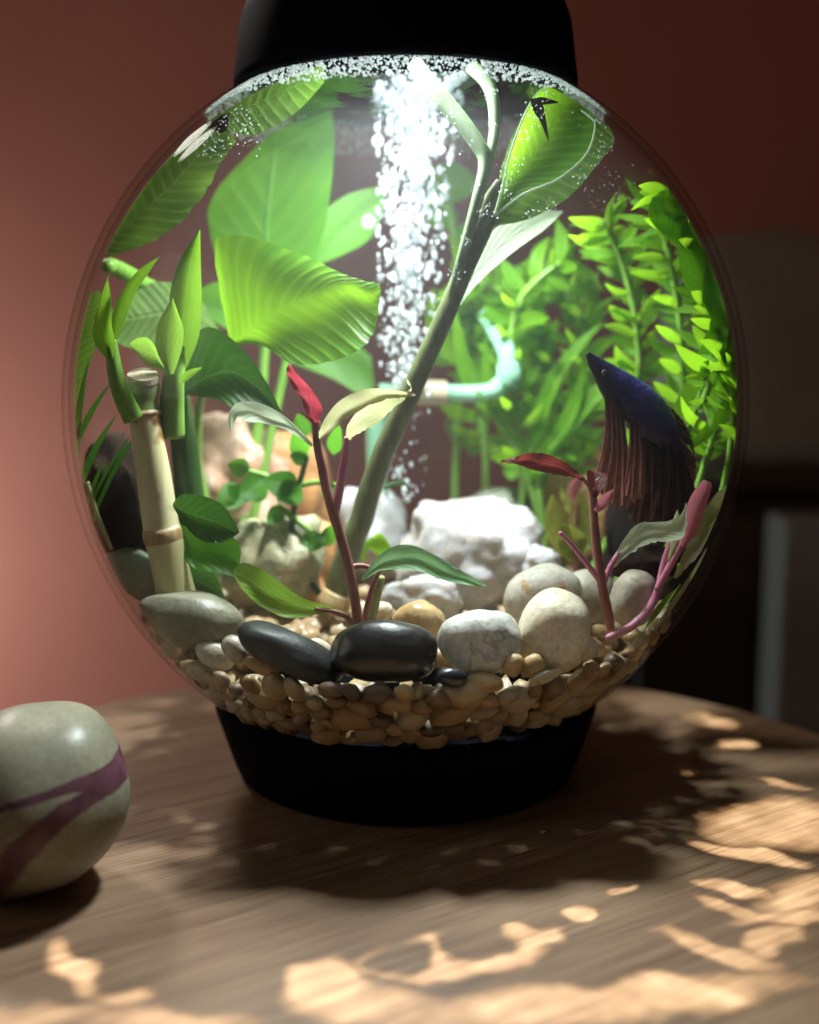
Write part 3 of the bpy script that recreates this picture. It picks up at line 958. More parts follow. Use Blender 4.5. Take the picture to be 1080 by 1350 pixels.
leaf('leaf', [(147, 455, 149, 456, 152, 456), (146, 425, 155, 425, 162, 430), (157, 390, 168, 388, 178, 388), (182, 357, 190, 358, 196, 360), (211, 338, 211, 338, 211, 338)], M['shoot'], s1, (-0.064, -0.066), 0.4)
s2 = tube('shoot', [(226, 575, -0.048, 18), (226, 540, -0.050, 17), (228, 510, -0.052, 15), (231, 480, -0.052, 13), (236, 455, -0.052, 8)], M['stem_bright'], bam, 20, 14)
leaf('leaf', [(232, 492, 238, 492, 244, 490), (226, 440, 240, 445, 262, 445), (224, 390, 245, 390, 266, 400), (236, 345, 252, 345, 265, 355), (263, 303, 263, 303, 264, 303)], M['shoot'], s2, (-0.048, -0.052), 0.55)
leaf('leaf', [(222, 494, 225, 494, 229, 493), (206, 460, 222, 465, 240, 460), (207, 432, 224, 430, 242, 434), (217, 410, 228, 408, 236, 415), (227, 393, 227, 393, 228, 393)], M['lime'], s2, (-0.060, -0.060), 0.35)
leaf('leaf', [(222, 492, 222, 493, 222, 494), (200, 450, 205, 470, 212, 488), (185, 445, 186, 462, 192, 480), (172, 452, 172, 454, 173, 458)], M['lime'], s2, (-0.05, -0.045), 0.3)
leaf('leaf', [(236, 500, 238, 503, 240, 506), (248, 488, 250, 494, 252, 498), (266, 484, 266, 485, 266, 486)], M['shoot'], s2, (-0.056, -0.06), 0.3, nu=10, nv=4)

# dark leaves beside the cane
dl = thing('dark_leaf_plant', 'dark green leafy plant climbing beside the cream bamboo cane', 'plant', P(285, 800, -0.03))
tube('stem', [(290, 805, -0.03, 6), (275, 740, -0.03, 6), (255, 640, -0.028, 5), (243, 560, -0.028, 5), (240, 518, -0.028, 4)], M['stem_darkgreen'], dl, 24, 10)
leaf('leaf', [(240, 516, 240, 518, 240, 520), (255, 446, 268, 500, 282, 526), (282, 432, 302, 490, 312, 540), (322, 462, 332, 504, 342, 550), (352, 505, 358, 530, 366, 558), (382, 566, 382, 567, 382, 568)], M['dark_leaf'], dl, (-0.035, -0.045), 0.25, 0.3)
leaf('leaf', [(228, 664, 228, 666, 228, 668), (240, 652, 248, 676, 250, 700), (268, 654, 272, 684, 270, 714), (296, 668, 295, 692, 292, 715), (316, 702, 314, 703, 312, 706)], M['dark_leaf'], dl, (-0.062, -0.068), 0.2, 0.2, rag=2)
leaf('leaf', [(234, 690, 232, 692, 232, 694), (262, 700, 256, 722, 246, 742), (292, 702, 285, 728, 274, 752), (312, 712, 306, 735, 298, 757), (318, 728, 316, 745, 308, 760)], M['small'], dl, (-0.055, -0.060), 0.2, 0.2, rag=2)
leaf('leaf', [(236, 745, 238, 748, 240, 750), (255, 742, 258, 765, 262, 785), (285, 760, 286, 780, 284, 795), (300, 800, 299, 802, 298, 804)], M['dark_leaf'], dl, (-0.045, -0.045), 0.2)

# ------------------------------------------------------------------ big leaved plant at the back
lily = thing('broad_leaf_plant', 'broad leaved green plant with big ribbed leaves filling the tank', 'plant', P(300, 760, 0.05))
leaf('leaf', [(303, 450, 304, 453, 306, 455), (283, 324, 326, 438, 346, 456), (318, 311, 352, 420, 385, 479), (398, 335, 394, 396, 430, 478), (446, 358, 440, 376, 472, 462), (478, 369, 480, 385, 494, 436), (501, 374, 502, 385, 500, 400)], M['lily'], lily, (-0.022, -0.045), 0.10, 0.35, 2.0, 40, 16, rag=2.5, seed=3)
tube('petiole', [(304, 453, -0.022, 4), (285, 478, -0.012, 5), (262, 540, 0.02, 6), (265, 660, 0.04, 7), (300, 770, 0.05, 8)], M['stem_bright'], lily, 24, 10)
leaf('leaf', [(116, 338, 117, 338, 118, 339), (132, 292, 148, 315, 168, 332), (158, 252, 190, 278, 228, 302), (198, 208, 230, 240, 270, 254), (244, 172, 266, 200, 292, 214), (290, 150, 299, 168, 312, 186)], M['lily_grey'], lily, (-0.035, -0.03), -0.15, 0.3, 3.0, 36, 14, rag=4, seed=8)
leaf('leaf', [(232, 165, 240, 168, 250, 170), (272, 138, 285, 152, 300, 172), (325, 104, 330, 140, 335, 178), (385, 92, 385, 115, 388, 150), (428, 86, 428, 96, 428, 108)], M['lily_grey'], lily, (-0.02, -0.02), 0.1, 0.25, seed=5)  # sheet standing in for a leaf's mirror image under the water surface
leaf('leaf', [(345, 420, 350, 424, 356, 420), (296, 360, 350, 356, 404, 370), (276, 300, 352, 292, 428, 300), (274, 222, 360, 212, 440, 210), (298, 150, 370, 142, 438, 142), (335, 106, 385, 92, 430, 92)], M['lily_soft'], lily, (0.06, 0.05), 0.1, 0.1, 3)
tube('petiole', [(350, 420, 0.06, 6), (345, 520, 0.065, 7), (330, 640, 0.06, 8), (310, 760, 0.05, 8)], M['stem_bright'], lily, 20, 10)
leaf('leaf', [(405, 350, 408, 350, 410, 352), (420, 290, 438, 312, 452, 336), (455, 258, 470, 282, 490, 312), (500, 246, 506, 252, 510, 262)], M['lily_soft'], lily, (0.055, 0.06), 0.1, 0.2)
tube('petiole', [(408, 350, 0.055, 4), (390, 420, 0.06, 5), (360, 560, 0.06, 6), (320, 750, 0.05, 7)], M['stem_bright'], lily, 20, 8)
leaf('leaf', [(300, 455, 302, 458, 300, 460), (255, 385, 270, 420, 262, 462), (205, 372, 220, 412, 205, 462), (165, 392, 172, 420, 160, 455), (140, 420, 142, 424, 140, 430)], M['lily_grey'], lily, (0.03, -0.01), 0.1, 0.2, 2, seed=2)
leaf('leaf', [(250, 392, 258, 400, 262, 410), (285, 372, 300, 402, 310, 440), (330, 385, 340, 415, 342, 450), (372, 430, 372, 436, 370, 442)], M['lily_soft'], lily, (0.04, 0.04), 0.1, 0.2)
tube('petiole', [(118, 340, -0.02, 8), (150, 352, -0.01, 11), (185, 372, 0.01, 11), (215, 400, 0.03, 9), (240, 520, 0.05, 8), (290, 760, 0.05, 8)], M['stem_bright'], lily, 30, 10)
leaf('leaf', [(92, 540, 94, 540, 96, 540), (86, 500, 98, 500, 110, 505), (88, 450, 106, 450, 128, 450), (100, 415, 118, 412, 138, 412), (120, 385, 126, 384, 132, 384)], M['lily_grey'], lily, (-0.043, -0.043), 0.1, 0.2)
leaf('leaf', [(380, 470, 382, 474, 384, 478), (400, 440, 420, 470, 440, 500), (440, 430, 460, 470, 475, 520), (490, 470, 492, 490, 494, 510)], M['lily_soft'], lily, (0.07, 0.07), 0.1, 0.2)
leaf('torn_spot', [(268, 160, 270, 162, 272, 166), (282, 152, 288, 164, 292, 176), (302, 150, 302, 160, 300, 168)], M['scrap'], lily, (-0.052, -0.054), 0.1, nu=8, nv=4)

# ------------------------------------------------------------------ tall stem in the middle
ts = thing('tall_stem_plant', 'tall plant with one thick slanting green stem reaching the lid', 'plant', P(445, 800, -0.02))
stem = tube('stem', [(440, 800, -0.015, 17), (452, 750, -0.016, 17), (472, 695, -0.018, 16), (500, 612, -0.02, 15), (536, 528, -0.024, 14), (576, 440, -0.028, 13), (610, 362, -0.03, 12.5), (636, 300, -0.032, 14), (652, 262, -0.033, 13), (662, 240, -0.033, 8)], M['stem_green'], ts, 60, 18, wob=0.0006)
tube('branch', [(592, 402, -0.030, 6), (612, 330, -0.036, 7), (630, 262, -0.038, 8), (640, 215, -0.036, 9), (630, 190, -0.034, 10), (600, 150, -0.03, 11), (570, 115, -0.026, 11), (546, 84, -0.022, 10)], M['stem_silver'], ts, 36, 12)
tube('branch', [(632, 262, -0.036, 4), (645, 210, -0.034, 6), (652, 170, -0.03, 7), (650, 130, -0.026, 8), (640, 105, -0.022, 9), (622, 88, -0.018, 9)], M['stem_silver'], ts, 30, 12)
leaf('leaf', [(640, 300, 646, 300, 652, 298), (652, 262, 690, 262, 700, 288), (664, 212, 720, 222, 752, 258), (684, 160, 745, 175, 790, 214), (712, 122, 770, 138, 810, 188), (735, 106, 780, 118, 806, 172)], M['lily_grey'], ts, (-0.035, -0.02), 0.05, 0.15, 1.5, seed=4)
big = leaf('leaf', [(650, 285, 653, 285, 656, 284), (664, 240, 676, 245, 690, 255), (672, 205, 700, 212, 735, 236), (688, 160, 725, 172, 772, 204), (706, 126, 742, 138, 784, 165), (728, 107, 750, 114, 777, 126)], M['lily'], ts, (-0.042, -0.034), 0.22, 0.1, 0, 36, 14)  # lit area of the leaf behind, its backlight put into brighter colour
tube('leaf_rim', [(652, 285, -0.046, 1.8), (690, 256, -0.047, 1.6), (735, 237, -0.048, 1.6), (772, 205, -0.047, 1.5), (785, 165, -0.046, 1.2), (778, 126, -0.043, 0.8)], M['pale'], big, 30, 6)
tube('leaf_rim', [(652, 285, -0.046, 1.8), (664, 240, -0.046, 1.5), (672, 205, -0.046, 1.5), (688, 160, -0.046, 1.4), (706, 126, -0.044, 1.2), (728, 107, -0.04, 0.8)], M['pale'], big, 30, 6)
leaf('torn_spot', [(698, 130, 699, 132, 700, 136), (706, 130, 710, 140, 704, 148), (716, 138, 717, 152, 712, 160), (724, 184, 724, 185, 723, 186)], M['scrap'], big, (-0.050, -0.051), 0.1, nu=12, nv=4)
leaf('torn_spot', [(703, 130, 704, 133, 706, 138), (716, 128, 718, 133, 718, 138), (736, 134, 736, 135, 735, 136)], M['scrap'], big, (-0.0505, -0.051), 0.1, nu=8, nv=4)
leaf('leaf', [(590, 424, 592, 424, 594, 425), (603, 372, 608, 382, 614, 392), (622, 338, 636, 348, 646, 358), (652, 302, 668, 316, 682, 328), (700, 280, 708, 292, 716, 304), (742, 278, 742, 279, 741, 281)], M['pale'], ts, (-0.026, 0.0), 0.15, 0.2, 0, 32, 12)  # white gloss of the lamp is put into this leaf's pale colour
tube('root_joint', [(436, 806, -0.018, 20), (440, 796, -0.018, 23), (446, 782, -0.018, 19)], M['cane_node'], ts, 10, 16)

# ------------------------------------------------------------------ red stemmed plant in the middle
rp = thing('red_stem_plant', 'slender plant with red brown stem and red tip leaf behind the black stone', 'plant', P(470, 830, -0.07))
tube('stem', [(472, 832, -0.072, 7.5), (468, 790, -0.072, 7), (456, 728, -0.072, 7), (440, 680, -0.072, 7), (428, 630, -0.072, 6.5), (420, 592, -0.072, 6), (417, 560, -0.072, 6), (415, 545, -0.072, 5)], M['stem_red'], rp, 44, 12, wob=0.0005)
leaf('leaf', [(408, 556, 413, 558, 420, 556), (398, 528, 408, 532, 425, 538), (384, 506, 394, 512, 412, 515), (378, 490, 386, 494, 397, 498), (380, 480, 380, 480, 381, 480)], M['red'], rp, (-0.074, -0.078), 0.45, 0.1, 2.5, rag=2.5, seed=2)
leaf('leaf', [(412, 552, 414, 556, 416, 560), (402, 546, 404, 550, 406, 552), (398, 540, 398, 541, 399, 543)], M['red'], rp, (-0.076, -0.078), 0.2, nu=8, nv=4)
leaf('leaf', [(420, 575, 421, 578, 422, 582), (426, 556, 434, 562, 440, 566), (446, 530, 458, 540, 462, 548), (478, 514, 492, 522, 505, 528), (518, 513, 528, 518, 532, 524), (548, 519, 548, 520, 547, 522)], M['varieg'], rp, (-0.074, -0.088), 0.3, 0.4, 2, seed=3, rag=3)
leaf('leaf', [(455, 580, 457, 582, 459, 582), (458, 562, 464, 566, 472, 572), (474, 540, 484, 548, 494, 560), (500, 522, 508, 530, 518, 540), (540, 514, 541, 515, 542, 517), (536, 500, 537, 500, 538, 501)], M['varieg'], rp, (-0.070, -0.086), 0.3, -0.3, 2, seed=9, rag=4)
tube('pink_stalk', [(440, 684, -0.072, 6), (446, 655, -0.071, 6), (452, 620, -0.07, 5.5), (456, 595, -0.07, 5), (458, 576, -0.07, 4)], M['stem_pink'], rp, 16, 10)
leaf('leaf', [(412, 585, 412, 587, 411, 589), (380, 552, 384, 562, 380, 568), (345, 532, 350, 548, 348, 558), (316, 530, 322, 540, 328, 556), (302, 545, 307, 548, 312, 552), (303, 568, 304, 568, 305, 569)], M['pale'], rp, (-0.074, -0.08), 0.3, 0.4, 1, seed=6)
leaf('leaf', [(476, 762, 477, 764, 478, 766), (505, 728, 508, 740, 505, 752), (540, 718, 545, 734, 548, 752), (585, 738, 588, 752, 590, 766), (618, 758, 620, 765, 622, 772), (641, 772, 641, 773, 641, 774)], M['mint'], rp, (-0.074, -0.09), 0.2, 0.4, 1, seed=1)
tube('side_stalk', [(478, 832, -0.07, 4), (484, 800, -0.07, 4), (495, 765, -0.072, 3.5), (506, 745, -0.074, 2.5)], M['stem_red'], rp, 16, 8)
tube('side_stalk', [(486, 825, -0.066, 7), (494, 795, -0.066, 7), (502, 760, -0.068, 6)], M['root'], rp, 12, 10)
tube('side_stalk', [(460, 748, -0.072, 4), (478, 746, -0.07, 4), (498, 752, -0.07, 3)], M['stem_red'], rp, 10, 8)
leaf('leaf', [(462, 808, 462, 809, 462, 810), (430, 798, 428, 804, 430, 808), (395, 786, 390, 797, 382, 815), (352, 755, 350, 778, 345, 800), (322, 742, 325, 762, 322, 780), (308, 752, 309, 756, 310, 762)], M['lime'], rp, (-0.072, -0.085), 0.25, 0.3, 1.5, seed=7)
tube('side_stalk', [(470, 826, -0.073, 4), (455, 812, -0.073, 4), (435, 805, -0.074, 3.5), (415, 803, -0.076, 3)], M['stem_red'], rp, 12, 8)
leaf('leaf', [(478, 745, 476, 742, 474, 738), (492, 708, 480, 715, 470, 712), (505, 705, 500, 715, 505, 735), (516, 722, 516, 723, 515, 725)], M['fern'], rp, (0.0, 0.0), 0.2, nu=12)
leaf('leaf', [(505, 642, 506, 643, 507, 645), (520, 634, 521, 638, 522, 641), (536, 635, 536, 636, 536, 637)], M['mint'], rp, (-0.03, -0.03), 0.2, nu=10, nv=4)

# small round leaved plant
sm = thing('round_leaf_plant', 'small plant with round green leaves before the rosy rock', 'plant', P(400, 790, -0.005))
tube('stem', [(430, 790, -0.005, 5), (405, 760, -0.005, 5), (385, 700, -0.005, 4.5), (395, 640, -0.004, 4), (405, 600, -0.004, 4)], M['stem_darkgreen'], sm, 24, 8)
tube('stem', [(395, 640, -0.004, 4), (420, 636, -0.006, 4), (445, 640, -0.01, 4)], M['stem_bright'], sm, 12, 8)
tube('stem', [(365, 665, -0.004, 4.5), (390, 685, -0.006, 4.5), (412, 702, -0.008, 4)], M['stem_bright'], sm, 12, 8)
tube('stem', [(395, 640, -0.004, 4), (360, 630, -0.004, 4), (318, 618, -0.004, 3)], M['stem_bright'], sm, 12, 8)
for i, (x0, y0, x1, y1, wd) in enumerate([(395, 640, 345, 632, 19), (395, 640, 365, 660, 18), (330, 618, 300, 612, 13), (418, 700, 405, 728, 15), (418, 705, 428, 715, 9),
                                          (405, 600, 385, 572, 14), (405, 605, 382, 600, 10), (440, 640, 425, 655, 12), (350, 632, 315, 655, 20), (320, 640, 285, 668, 18),
                                          (425, 720, 450, 690, 11), (372, 668, 352, 690, 12), (405, 575, 392, 545, 12), (440, 600, 448, 560, 10), (375, 640, 400, 660, 12), (330, 660, 300, 640, 14)]):
    blade('leaf', x0, y0, x1, y1, wd, M['small'], sm, (-0.004, -0.012 - 0.003 * (i % 3)), 0.05, 0.2, 0.3 * ((i % 3) - 1), seed=i)

# grass blades and a root at the glass
gr = thing('grass_tuft', 'tuft of thin dark grass blades beside the dark driftwood', 'plant', P(120, 740, -0.02))
for i, (x0, y0, x1, y1, wd) in enumerate([(108, 720, 190, 560, 5), (112, 700, 175, 570, 4), (100, 660, 155, 545, 5), (104, 690, 118, 470, 6), (96, 600, 150, 500, 4), (110, 712, 140, 600, 4)]):
    blade('grass_blade', x0, y0, x1, y1, wd, M['dark_leaf'], gr, (-0.045, -0.05), 0.05, 0.2, seed=i)
tube('root', [(112, 635, -0.05, 3), (118, 660, -0.052, 3), (126, 682, -0.054, 3.2), (136, 700, -0.056, 3.2), (146, 724, -0.058, 2.5)], M['root'], gr, 24, 8, wob=0.0007)

# ------------------------------------------------------------------ red plant beside the fish
rr_ = thing('red_leaf_plant', 'upright pinkish stem with one dark red leaf beside the fighting fish', 'plant', P(805, 840, -0.075))
tube('stem', [(806, 838, -0.076, 6), (800, 800, -0.076, 6.5), (793, 765, -0.076, 6.5), (787, 720, -0.075, 6), (783, 675, -0.074, 5.5), (781, 645, -0.074, 5)], M['stem_red'], rr_, 32, 12, wob=0.0005)
tube('side_stalk', [(782, 660, -0.074, 3.5), (776, 640, -0.076, 3.2), (764, 628, -0.078, 2.5)], M['stem_red'], rr_, 14, 8)
leaf('leaf', [(770, 632, 770, 633, 769, 634), (752, 614, 752, 622, 750, 628), (725, 600, 724, 612, 722, 624), (700, 597, 700, 606, 698, 618), (680, 602, 680, 607, 681, 612), (660, 608, 660, 609, 660, 610)], M['darkred'], rr_, (-0.078, -0.09), 0.35, 0.5, 3, rag=2, seed=4)
leaf('leaf', [(783, 655, 785, 656, 788, 655), (776, 640, 784, 642, 796, 642), (774, 622, 784, 626, 800, 630), (780, 620, 790, 622, 800, 624)], M['darkred'], rr_, (-0.076, -0.07), 0.2)
tube('side_stalk', [(793, 768, -0.076, 4.5), (775, 745, -0.078, 4), (755, 720, -0.08, 3.5), (738, 702, -0.082, 2.8)], M['stem_pink'], rr_, 16, 8)
leaf('leaf', [(783, 672, 785, 674, 787, 676), (792, 655, 797, 662, 800, 668), (808, 645, 808, 647, 808, 649)], M['pink'], rr_, (-0.078, -0.08), 0.2, nu=10, nv=4)
tube('side_stalk', [(796, 770, -0.074, 4), (806, 745, -0.072, 4), (820, 722, -0.07, 3)], M['stem_pink'], rr_, 12, 8)

vp = thing('pink_stem_plant', 'variegated plant with cream, green and pink leaves at the glass', 'plant', P(810, 850, -0.07))
tube('stem', [(800, 842, -0.080, 5), (832, 826, -0.078, 6), (856, 802, -0.074, 6), (868, 775, -0.072, 5), (876, 740, -0.070, 4.5), (888, 705, -0.07, 4), (893, 685, -0.07, 3)], M['stem_pink'], vp, 36, 10)
tube('stem', [(866, 778, -0.074, 4.5), (884, 745, -0.074, 5), (900, 715, -0.074, 6), (912, 690, -0.074, 6)], M['stem_pink'], vp, 20, 10)
leaf('leaf', [(898, 720, 900, 721, 903, 722), (900, 690, 908, 696, 922, 700), (908, 660, 918, 668, 932, 672), (922, 638, 930, 645, 938, 650), (928, 632, 932, 634, 938, 636)], M['pink'], vp, (-0.076, -0.078), 0.45, 0.1, rag=1.5)
leaf('leaf', [(800, 752, 801, 753, 802, 754), (822, 712, 828, 720, 834, 728), (842, 690, 852, 704, 858, 716), (872, 688, 878, 700, 882, 714), (896, 680, 900, 692, 902, 706), (904, 662, 905, 664, 906, 668)], M['pale'], vp, (-0.07, -0.082), 0.15, 0.4, 1, rag=4, seed=2)
leaf('leaf', [(888, 762, 890, 762, 892, 763), (905, 720, 912, 726, 918, 735), (925, 680, 932, 690, 944, 702), (945, 650, 952, 660, 962, 668), (970, 634, 971, 635, 972, 637)], M['varieg'], vp, (-0.066, -0.05), 0.25, 0.2, 1, rag=2, seed=4)
leaf('leaf', [(860, 845, 862, 846, 864, 848), (880, 800, 890, 812, 900, 825), (905, 765, 914, 778, 925, 790), (930, 725, 938, 735, 946, 745), (958, 668, 962, 672, 966, 678), (972, 645, 972, 646, 973, 648)], M['varieg'], vp, (-0.06, -0.03), 0.2, 0.2, 1, rag=2, seed=5)
leaf('leaf', [(845, 840, 846, 842, 847, 845), (862, 805, 870, 812, 880, 822), (880, 785, 888, 792, 896, 802), (900, 770, 901, 772, 902, 775)], M['lime'], vp, (-0.075, -0.07), 0.2, 0.2)
leaf('leaf', [(880, 740, 881, 741, 882, 742), (884, 712, 890, 715, 894, 720), (886, 690, 893, 692, 900, 696), (893, 672, 894, 674, 895, 676)], M['varieg'], vp, (-0.076, -0.078), 0.3, rag=2)

yl = thing('yellow_leaf_plant', 'low plant with mottled yellow green leaves beside the dark red leaf', 'plant', P(760, 770, 0.01))
tube('stem', [(764, 790, 0.008, 5), (760, 750, 0.008, 5), (758, 700, 0.008, 4), (760, 660, 0.008, 3)], M['stem_red'], yl, 16, 8)
for i, (x0, y0, x1, y1, wd) in enumerate([(758, 745, 728, 650, 16), (760, 745, 760, 645, 18), (762, 745, 790, 655, 16), (760, 740, 742, 690, 18), (762, 735, 778, 690, 16), (758, 690, 738, 640, 9)]):
    blade('leaf', x0, y0, x1, y1, wd, M['yellowleaf'], yl, (0.008, 0.004 + 0.003 * (i % 3)), 0.08 * (-1) ** i, 0.25, 0.2, 1.0, 0.5, 14, 6, seed=i, rag=2)
leaf('leaf', [(755, 664, 757, 662, 758, 660), (748, 650, 755, 650, 762, 650), (752, 636, 760, 636, 770, 638), (764, 628, 766, 628, 768, 629)], M['pink'], yl, (0.002, 0.0), 0.2, nu=12, nv=6)

# ------------------------------------------------------------------ feathery plants at the back
rnd = random.Random(23)
FERNS = [
    ('bright feathery water plant arching over the fighting fish', [(830, 620, 0.04), (842, 520, 0.04), (838, 420, 0.035), (818, 340, 0.03), (796, 290, 0.025)], 44, 34, 9),
    ('bright feathery water plant leaning on the glass', [(930, 610, -0.02), (952, 520, -0.025), (950, 430, -0.025), (925, 340, -0.02), (880, 250, -0.015)], 44, 42, 10),
    ('bright feathery water plant spreading towards the thick slanting stem', [(760, 640, 0.085), (745, 540, 0.085), (715, 450, 0.08), (670, 390, 0.08), (610, 365, 0.08)], 46, 36, 9),
    ('bright feathery water plant above the pale green pipe', [(700, 640, 0.09), (700, 540, 0.09), (690, 460, 0.09), (650, 420, 0.09), (600, 420, 0.095)], 40, 34, 10),
    ('bright feathery water plant rising between fish and glass', [(890, 640, 0.02), (900, 540, 0.02), (898, 440, 0.015), (885, 350, 0.01), (862, 265, 0.005)], 44, 38, 9),
    ('bright feathery water plant with long strands behind the fish head', [(720, 620, 0.075), (770, 540, 0.08), (775, 450, 0.08), (745, 380, 0.08), (720, 350, 0.08)], 44, 36, 9),
    ('bright feathery water plant crowded under the round leaf and slanting stem', [(690, 640, 0.06), (682, 540, 0.06), (672, 460, 0.06), (690, 390, 0.055), (740, 345, 0.05)], 36, 34, 10),
    ('pale feathery water plant curling in loops at the glass', [(972, 600, -0.04), (978, 540, -0.042), (964, 485, -0.042), (942, 492, -0.04), (928, 530, -0.038)], 20, 24, 6),
    ('bright feathery water plant hanging below the leaf whitened by gloss', [(640, 600, 0.10), (630, 520, 0.10), (650, 440, 0.10), (690, 390, 0.10), (760, 350, 0.09)], 40, 36, 10),
]
for label, path, nleaf, ll, lw in FERNS:
    t = thing('feathery_plant', label, 'plant', P(*path[0]), 'feathery water plants')
    x0_, y0_, Y0_ = path[0]
    foot = [(x0_ + (CX_PX + 90 - x0_) * 0.30, 775, Y0_, 4.5), (x0_ + (CX_PX + 90 - x0_) * 0.12, 700, Y0_, 4.5)]
    tube('stem', foot + [(x, y, Y, 4.5) for x, y, Y in path], M['stem_bright'], t, 36, 8)
    nleaf = int(nleaf * 1.35)
    pts = cr(path, nleaf + 2)
    for i in range(1, nleaf + 2):
        x, y, Y = pts[i]
        px_, py_, _ = pts[i - 1]
        ang = math.atan2(y - py_, x - px_)
        side = 1 if i % 2 else -1
        a = ang + side * rnd.uniform(0.5, 1.35)
        L = ll * rnd.uniform(0.7, 1.8)
        x1, y1 = x + L * math.cos(a), y + L * math.sin(a)
        blade('leaf', x, y, x1, y1, lw * rnd.uniform(0.45, 1.05), M['fern'], t, (Y, Y + rnd.uniform(-0.03, 0.02)), rnd.uniform(-0.2, 0.2), 0.25, rnd.uniform(-0.8, 0.8), 0, 0.45, 9, 4, seed=i)
bl = thing('strap_leaf_plant', 'strap leaved plant with long bright blades behind the fish', 'plant', P(720, 760, 0.06))
tube('stem', [(722, 765, 0.06, 6), (715, 690, 0.06, 6), (706, 600, 0.06, 5)], M['stem_bright'], bl, 12, 8)
tube('stem', [(720, 765, 0.06, 6), (705, 660, 0.06, 5), (664, 562, 0.06, 4), (604, 485, 0.06, 3)], M['stem_bright'], bl, 16, 8)
tube('stem', [(800, 790, -0.01, 5), (850, 700, -0.02, 5), (895, 605, -0.03, 4), (950, 430, -0.032, 3)], M['stem_bright'], bl, 20, 8)
for i, (x0, y0, x1, y1, wd, bd) in enumerate([(705, 600, 800, 420, 10, 0.12), (700, 610, 770, 480, 9, -0.1), (730, 600, 860, 470, 10, 0.1), (690, 600, 640, 440, 10, 0.1), (860, 600, 960, 300, 16, -0.1),
                                             (900, 600, 985, 400, 10, -0.15), (660, 560, 600, 400, 12, 0.1), (600, 480, 570, 380, 14, 0.1), (930, 320, 880, 235, 24, 0.05), (958, 420, 905, 280, 24, 0.08), (975, 500, 935, 330, 18, 0.06), (860, 260, 905, 330, 26, 0.1), (985, 560, 968, 420, 10, 0.05)]):
    blade('leaf', x0, y0, x1, y1, wd, M['lily_soft'] if i > 7 else M['fern'], bl, (0.06, 0.055) if i < 4 or 5 < i < 8 else (-0.03, -0.035), bd, 0.2, 0.3, seed=i, nu=16)
lb = thing('round_leaf_plant', 'soft round leaves of a plant between bubble column and slanting stem', 'plant', P(600, 560, 0.09))
tube('stem', [(600, 750, 0.09, 5), (600, 640, 0.095, 5), (605, 520, 0.095, 5), (610, 400, 0.092, 4), (590, 260, 0.09, 4)], M['stem_bright'], lb, 20, 8)
for i, (x0, y0, x1, y1, wd) in enumerate([(605, 460, 640, 400, 26), (605, 480, 570, 430, 24), (602, 330, 640, 300, 22), (592, 270, 600, 190, 34), (600, 300, 560, 255, 20), (606, 520, 650, 470, 22)]):
    blade('leaf', x0, y0, x1, y1, wd, M['lily_soft'], lb, (0.093, 0.088), 0.05, 0.15, 0.2, seed=i)

# ------------------------------------------------------------------ pipe and bubbles
pp = thing('air_pipe', 'pale green plastic elbow pipe behind the slanting stem', 'pipe', P(560, 520, 0.055))
tube('pipe', [(500, 517, 0.05, 12), (560, 517, 0.05, 12), (625, 519, 0.05, 12), (655, 513, 0.05, 13), (670, 492, 0.05, 14), (668, 465, 0.052, 13), (655, 440, 0.06, 12), (640, 415, 0.07, 11)], M['pipe'], pp, 48, 16)
tube('end_collar', [(545, 517, 0.05, 15), (550, 517, 0.05, 16.5), (585, 518, 0.05, 16.5), (590, 518, 0.05, 15)], M['cane_cut'], pp, 12, 18)
tube('elbow_collar', [(668, 508, 0.05, 16), (672, 495, 0.05, 19), (670, 478, 0.05, 16)], M['pipe'], pp, 12, 18)
tube('riser', [(505, 517, 0.05, 13), (497, 560, 0.05, 14), (497, 640, 0.05, 14), (500, 740, 0.05, 14)], M['pipe'], pp, 24, 16)


def bubbles(name, items, mat, sub):
    V0, F0 = ICO[sub]
    v, f = [], []
    for c, r, st_ in items:
        k = len(v)
        for d in V0:
            v.append(c + Vector((d.x * r, d.y * r, d.z * r * st_)))
        f += [tuple(i + k for i in t) for t in F0]
    return link(name, v, f, mat)


rnd = random.Random(31)
items = []
axis = [(556, 92, 54), (552, 150, 50), (545, 220, 42), (542, 300, 40), (540, 380, 36), (536, 450, 32), (534, 520, 28), (534, 600, 30), (534, 660, 28)]
while len(items) < 1700:
    u = rnd.random() ** 1.35
    t = u * (len(axis) - 1); k = min(int(t), len(axis) - 2); q = t - k
    cx, cy, wd = [axis[k][j] * (1 - q) + axis[k + 1][j] * q for j in range(3)]
    if cy > 520 and rnd.random() < 0.8:
        continue
    x = cx + max(-1.1, min(1.1, rnd.gauss(0, 0.5))) * wd
    Y = 0.030 + rnd.gauss(0, 0.010)
    r = rnd.choice([1.0, 1.4, 1.9, 2.6, 3.4, 4.3]) * rnd.uniform(0.8, 1.2) * (1.0 if cy < 380 else 0.75)
    items.append((clampv(P(x, cy, Y), 0.95), r * mpp(Y), rnd.uniform(0.9, 1.9)))
for x, y, r in [(498, 186, 8), (486, 292, 9), (500, 120, 8), (600, 105, 9), (606, 160, 7), (610, 100, 7), (515, 130, 9), (505, 240, 6), (893, 466, 8)]:  # the last one stands in for a blurred glint of light
    items.append((P(x, y, 0.02 if x < 800 else 0.05), r * mpp(0.02), 1.0))
bub = bubbles('bubble_stream', items, M['bubble'], 2)
tag(bub, 'rising column of bright white air bubbles', 'bubbles', kind='stuff')

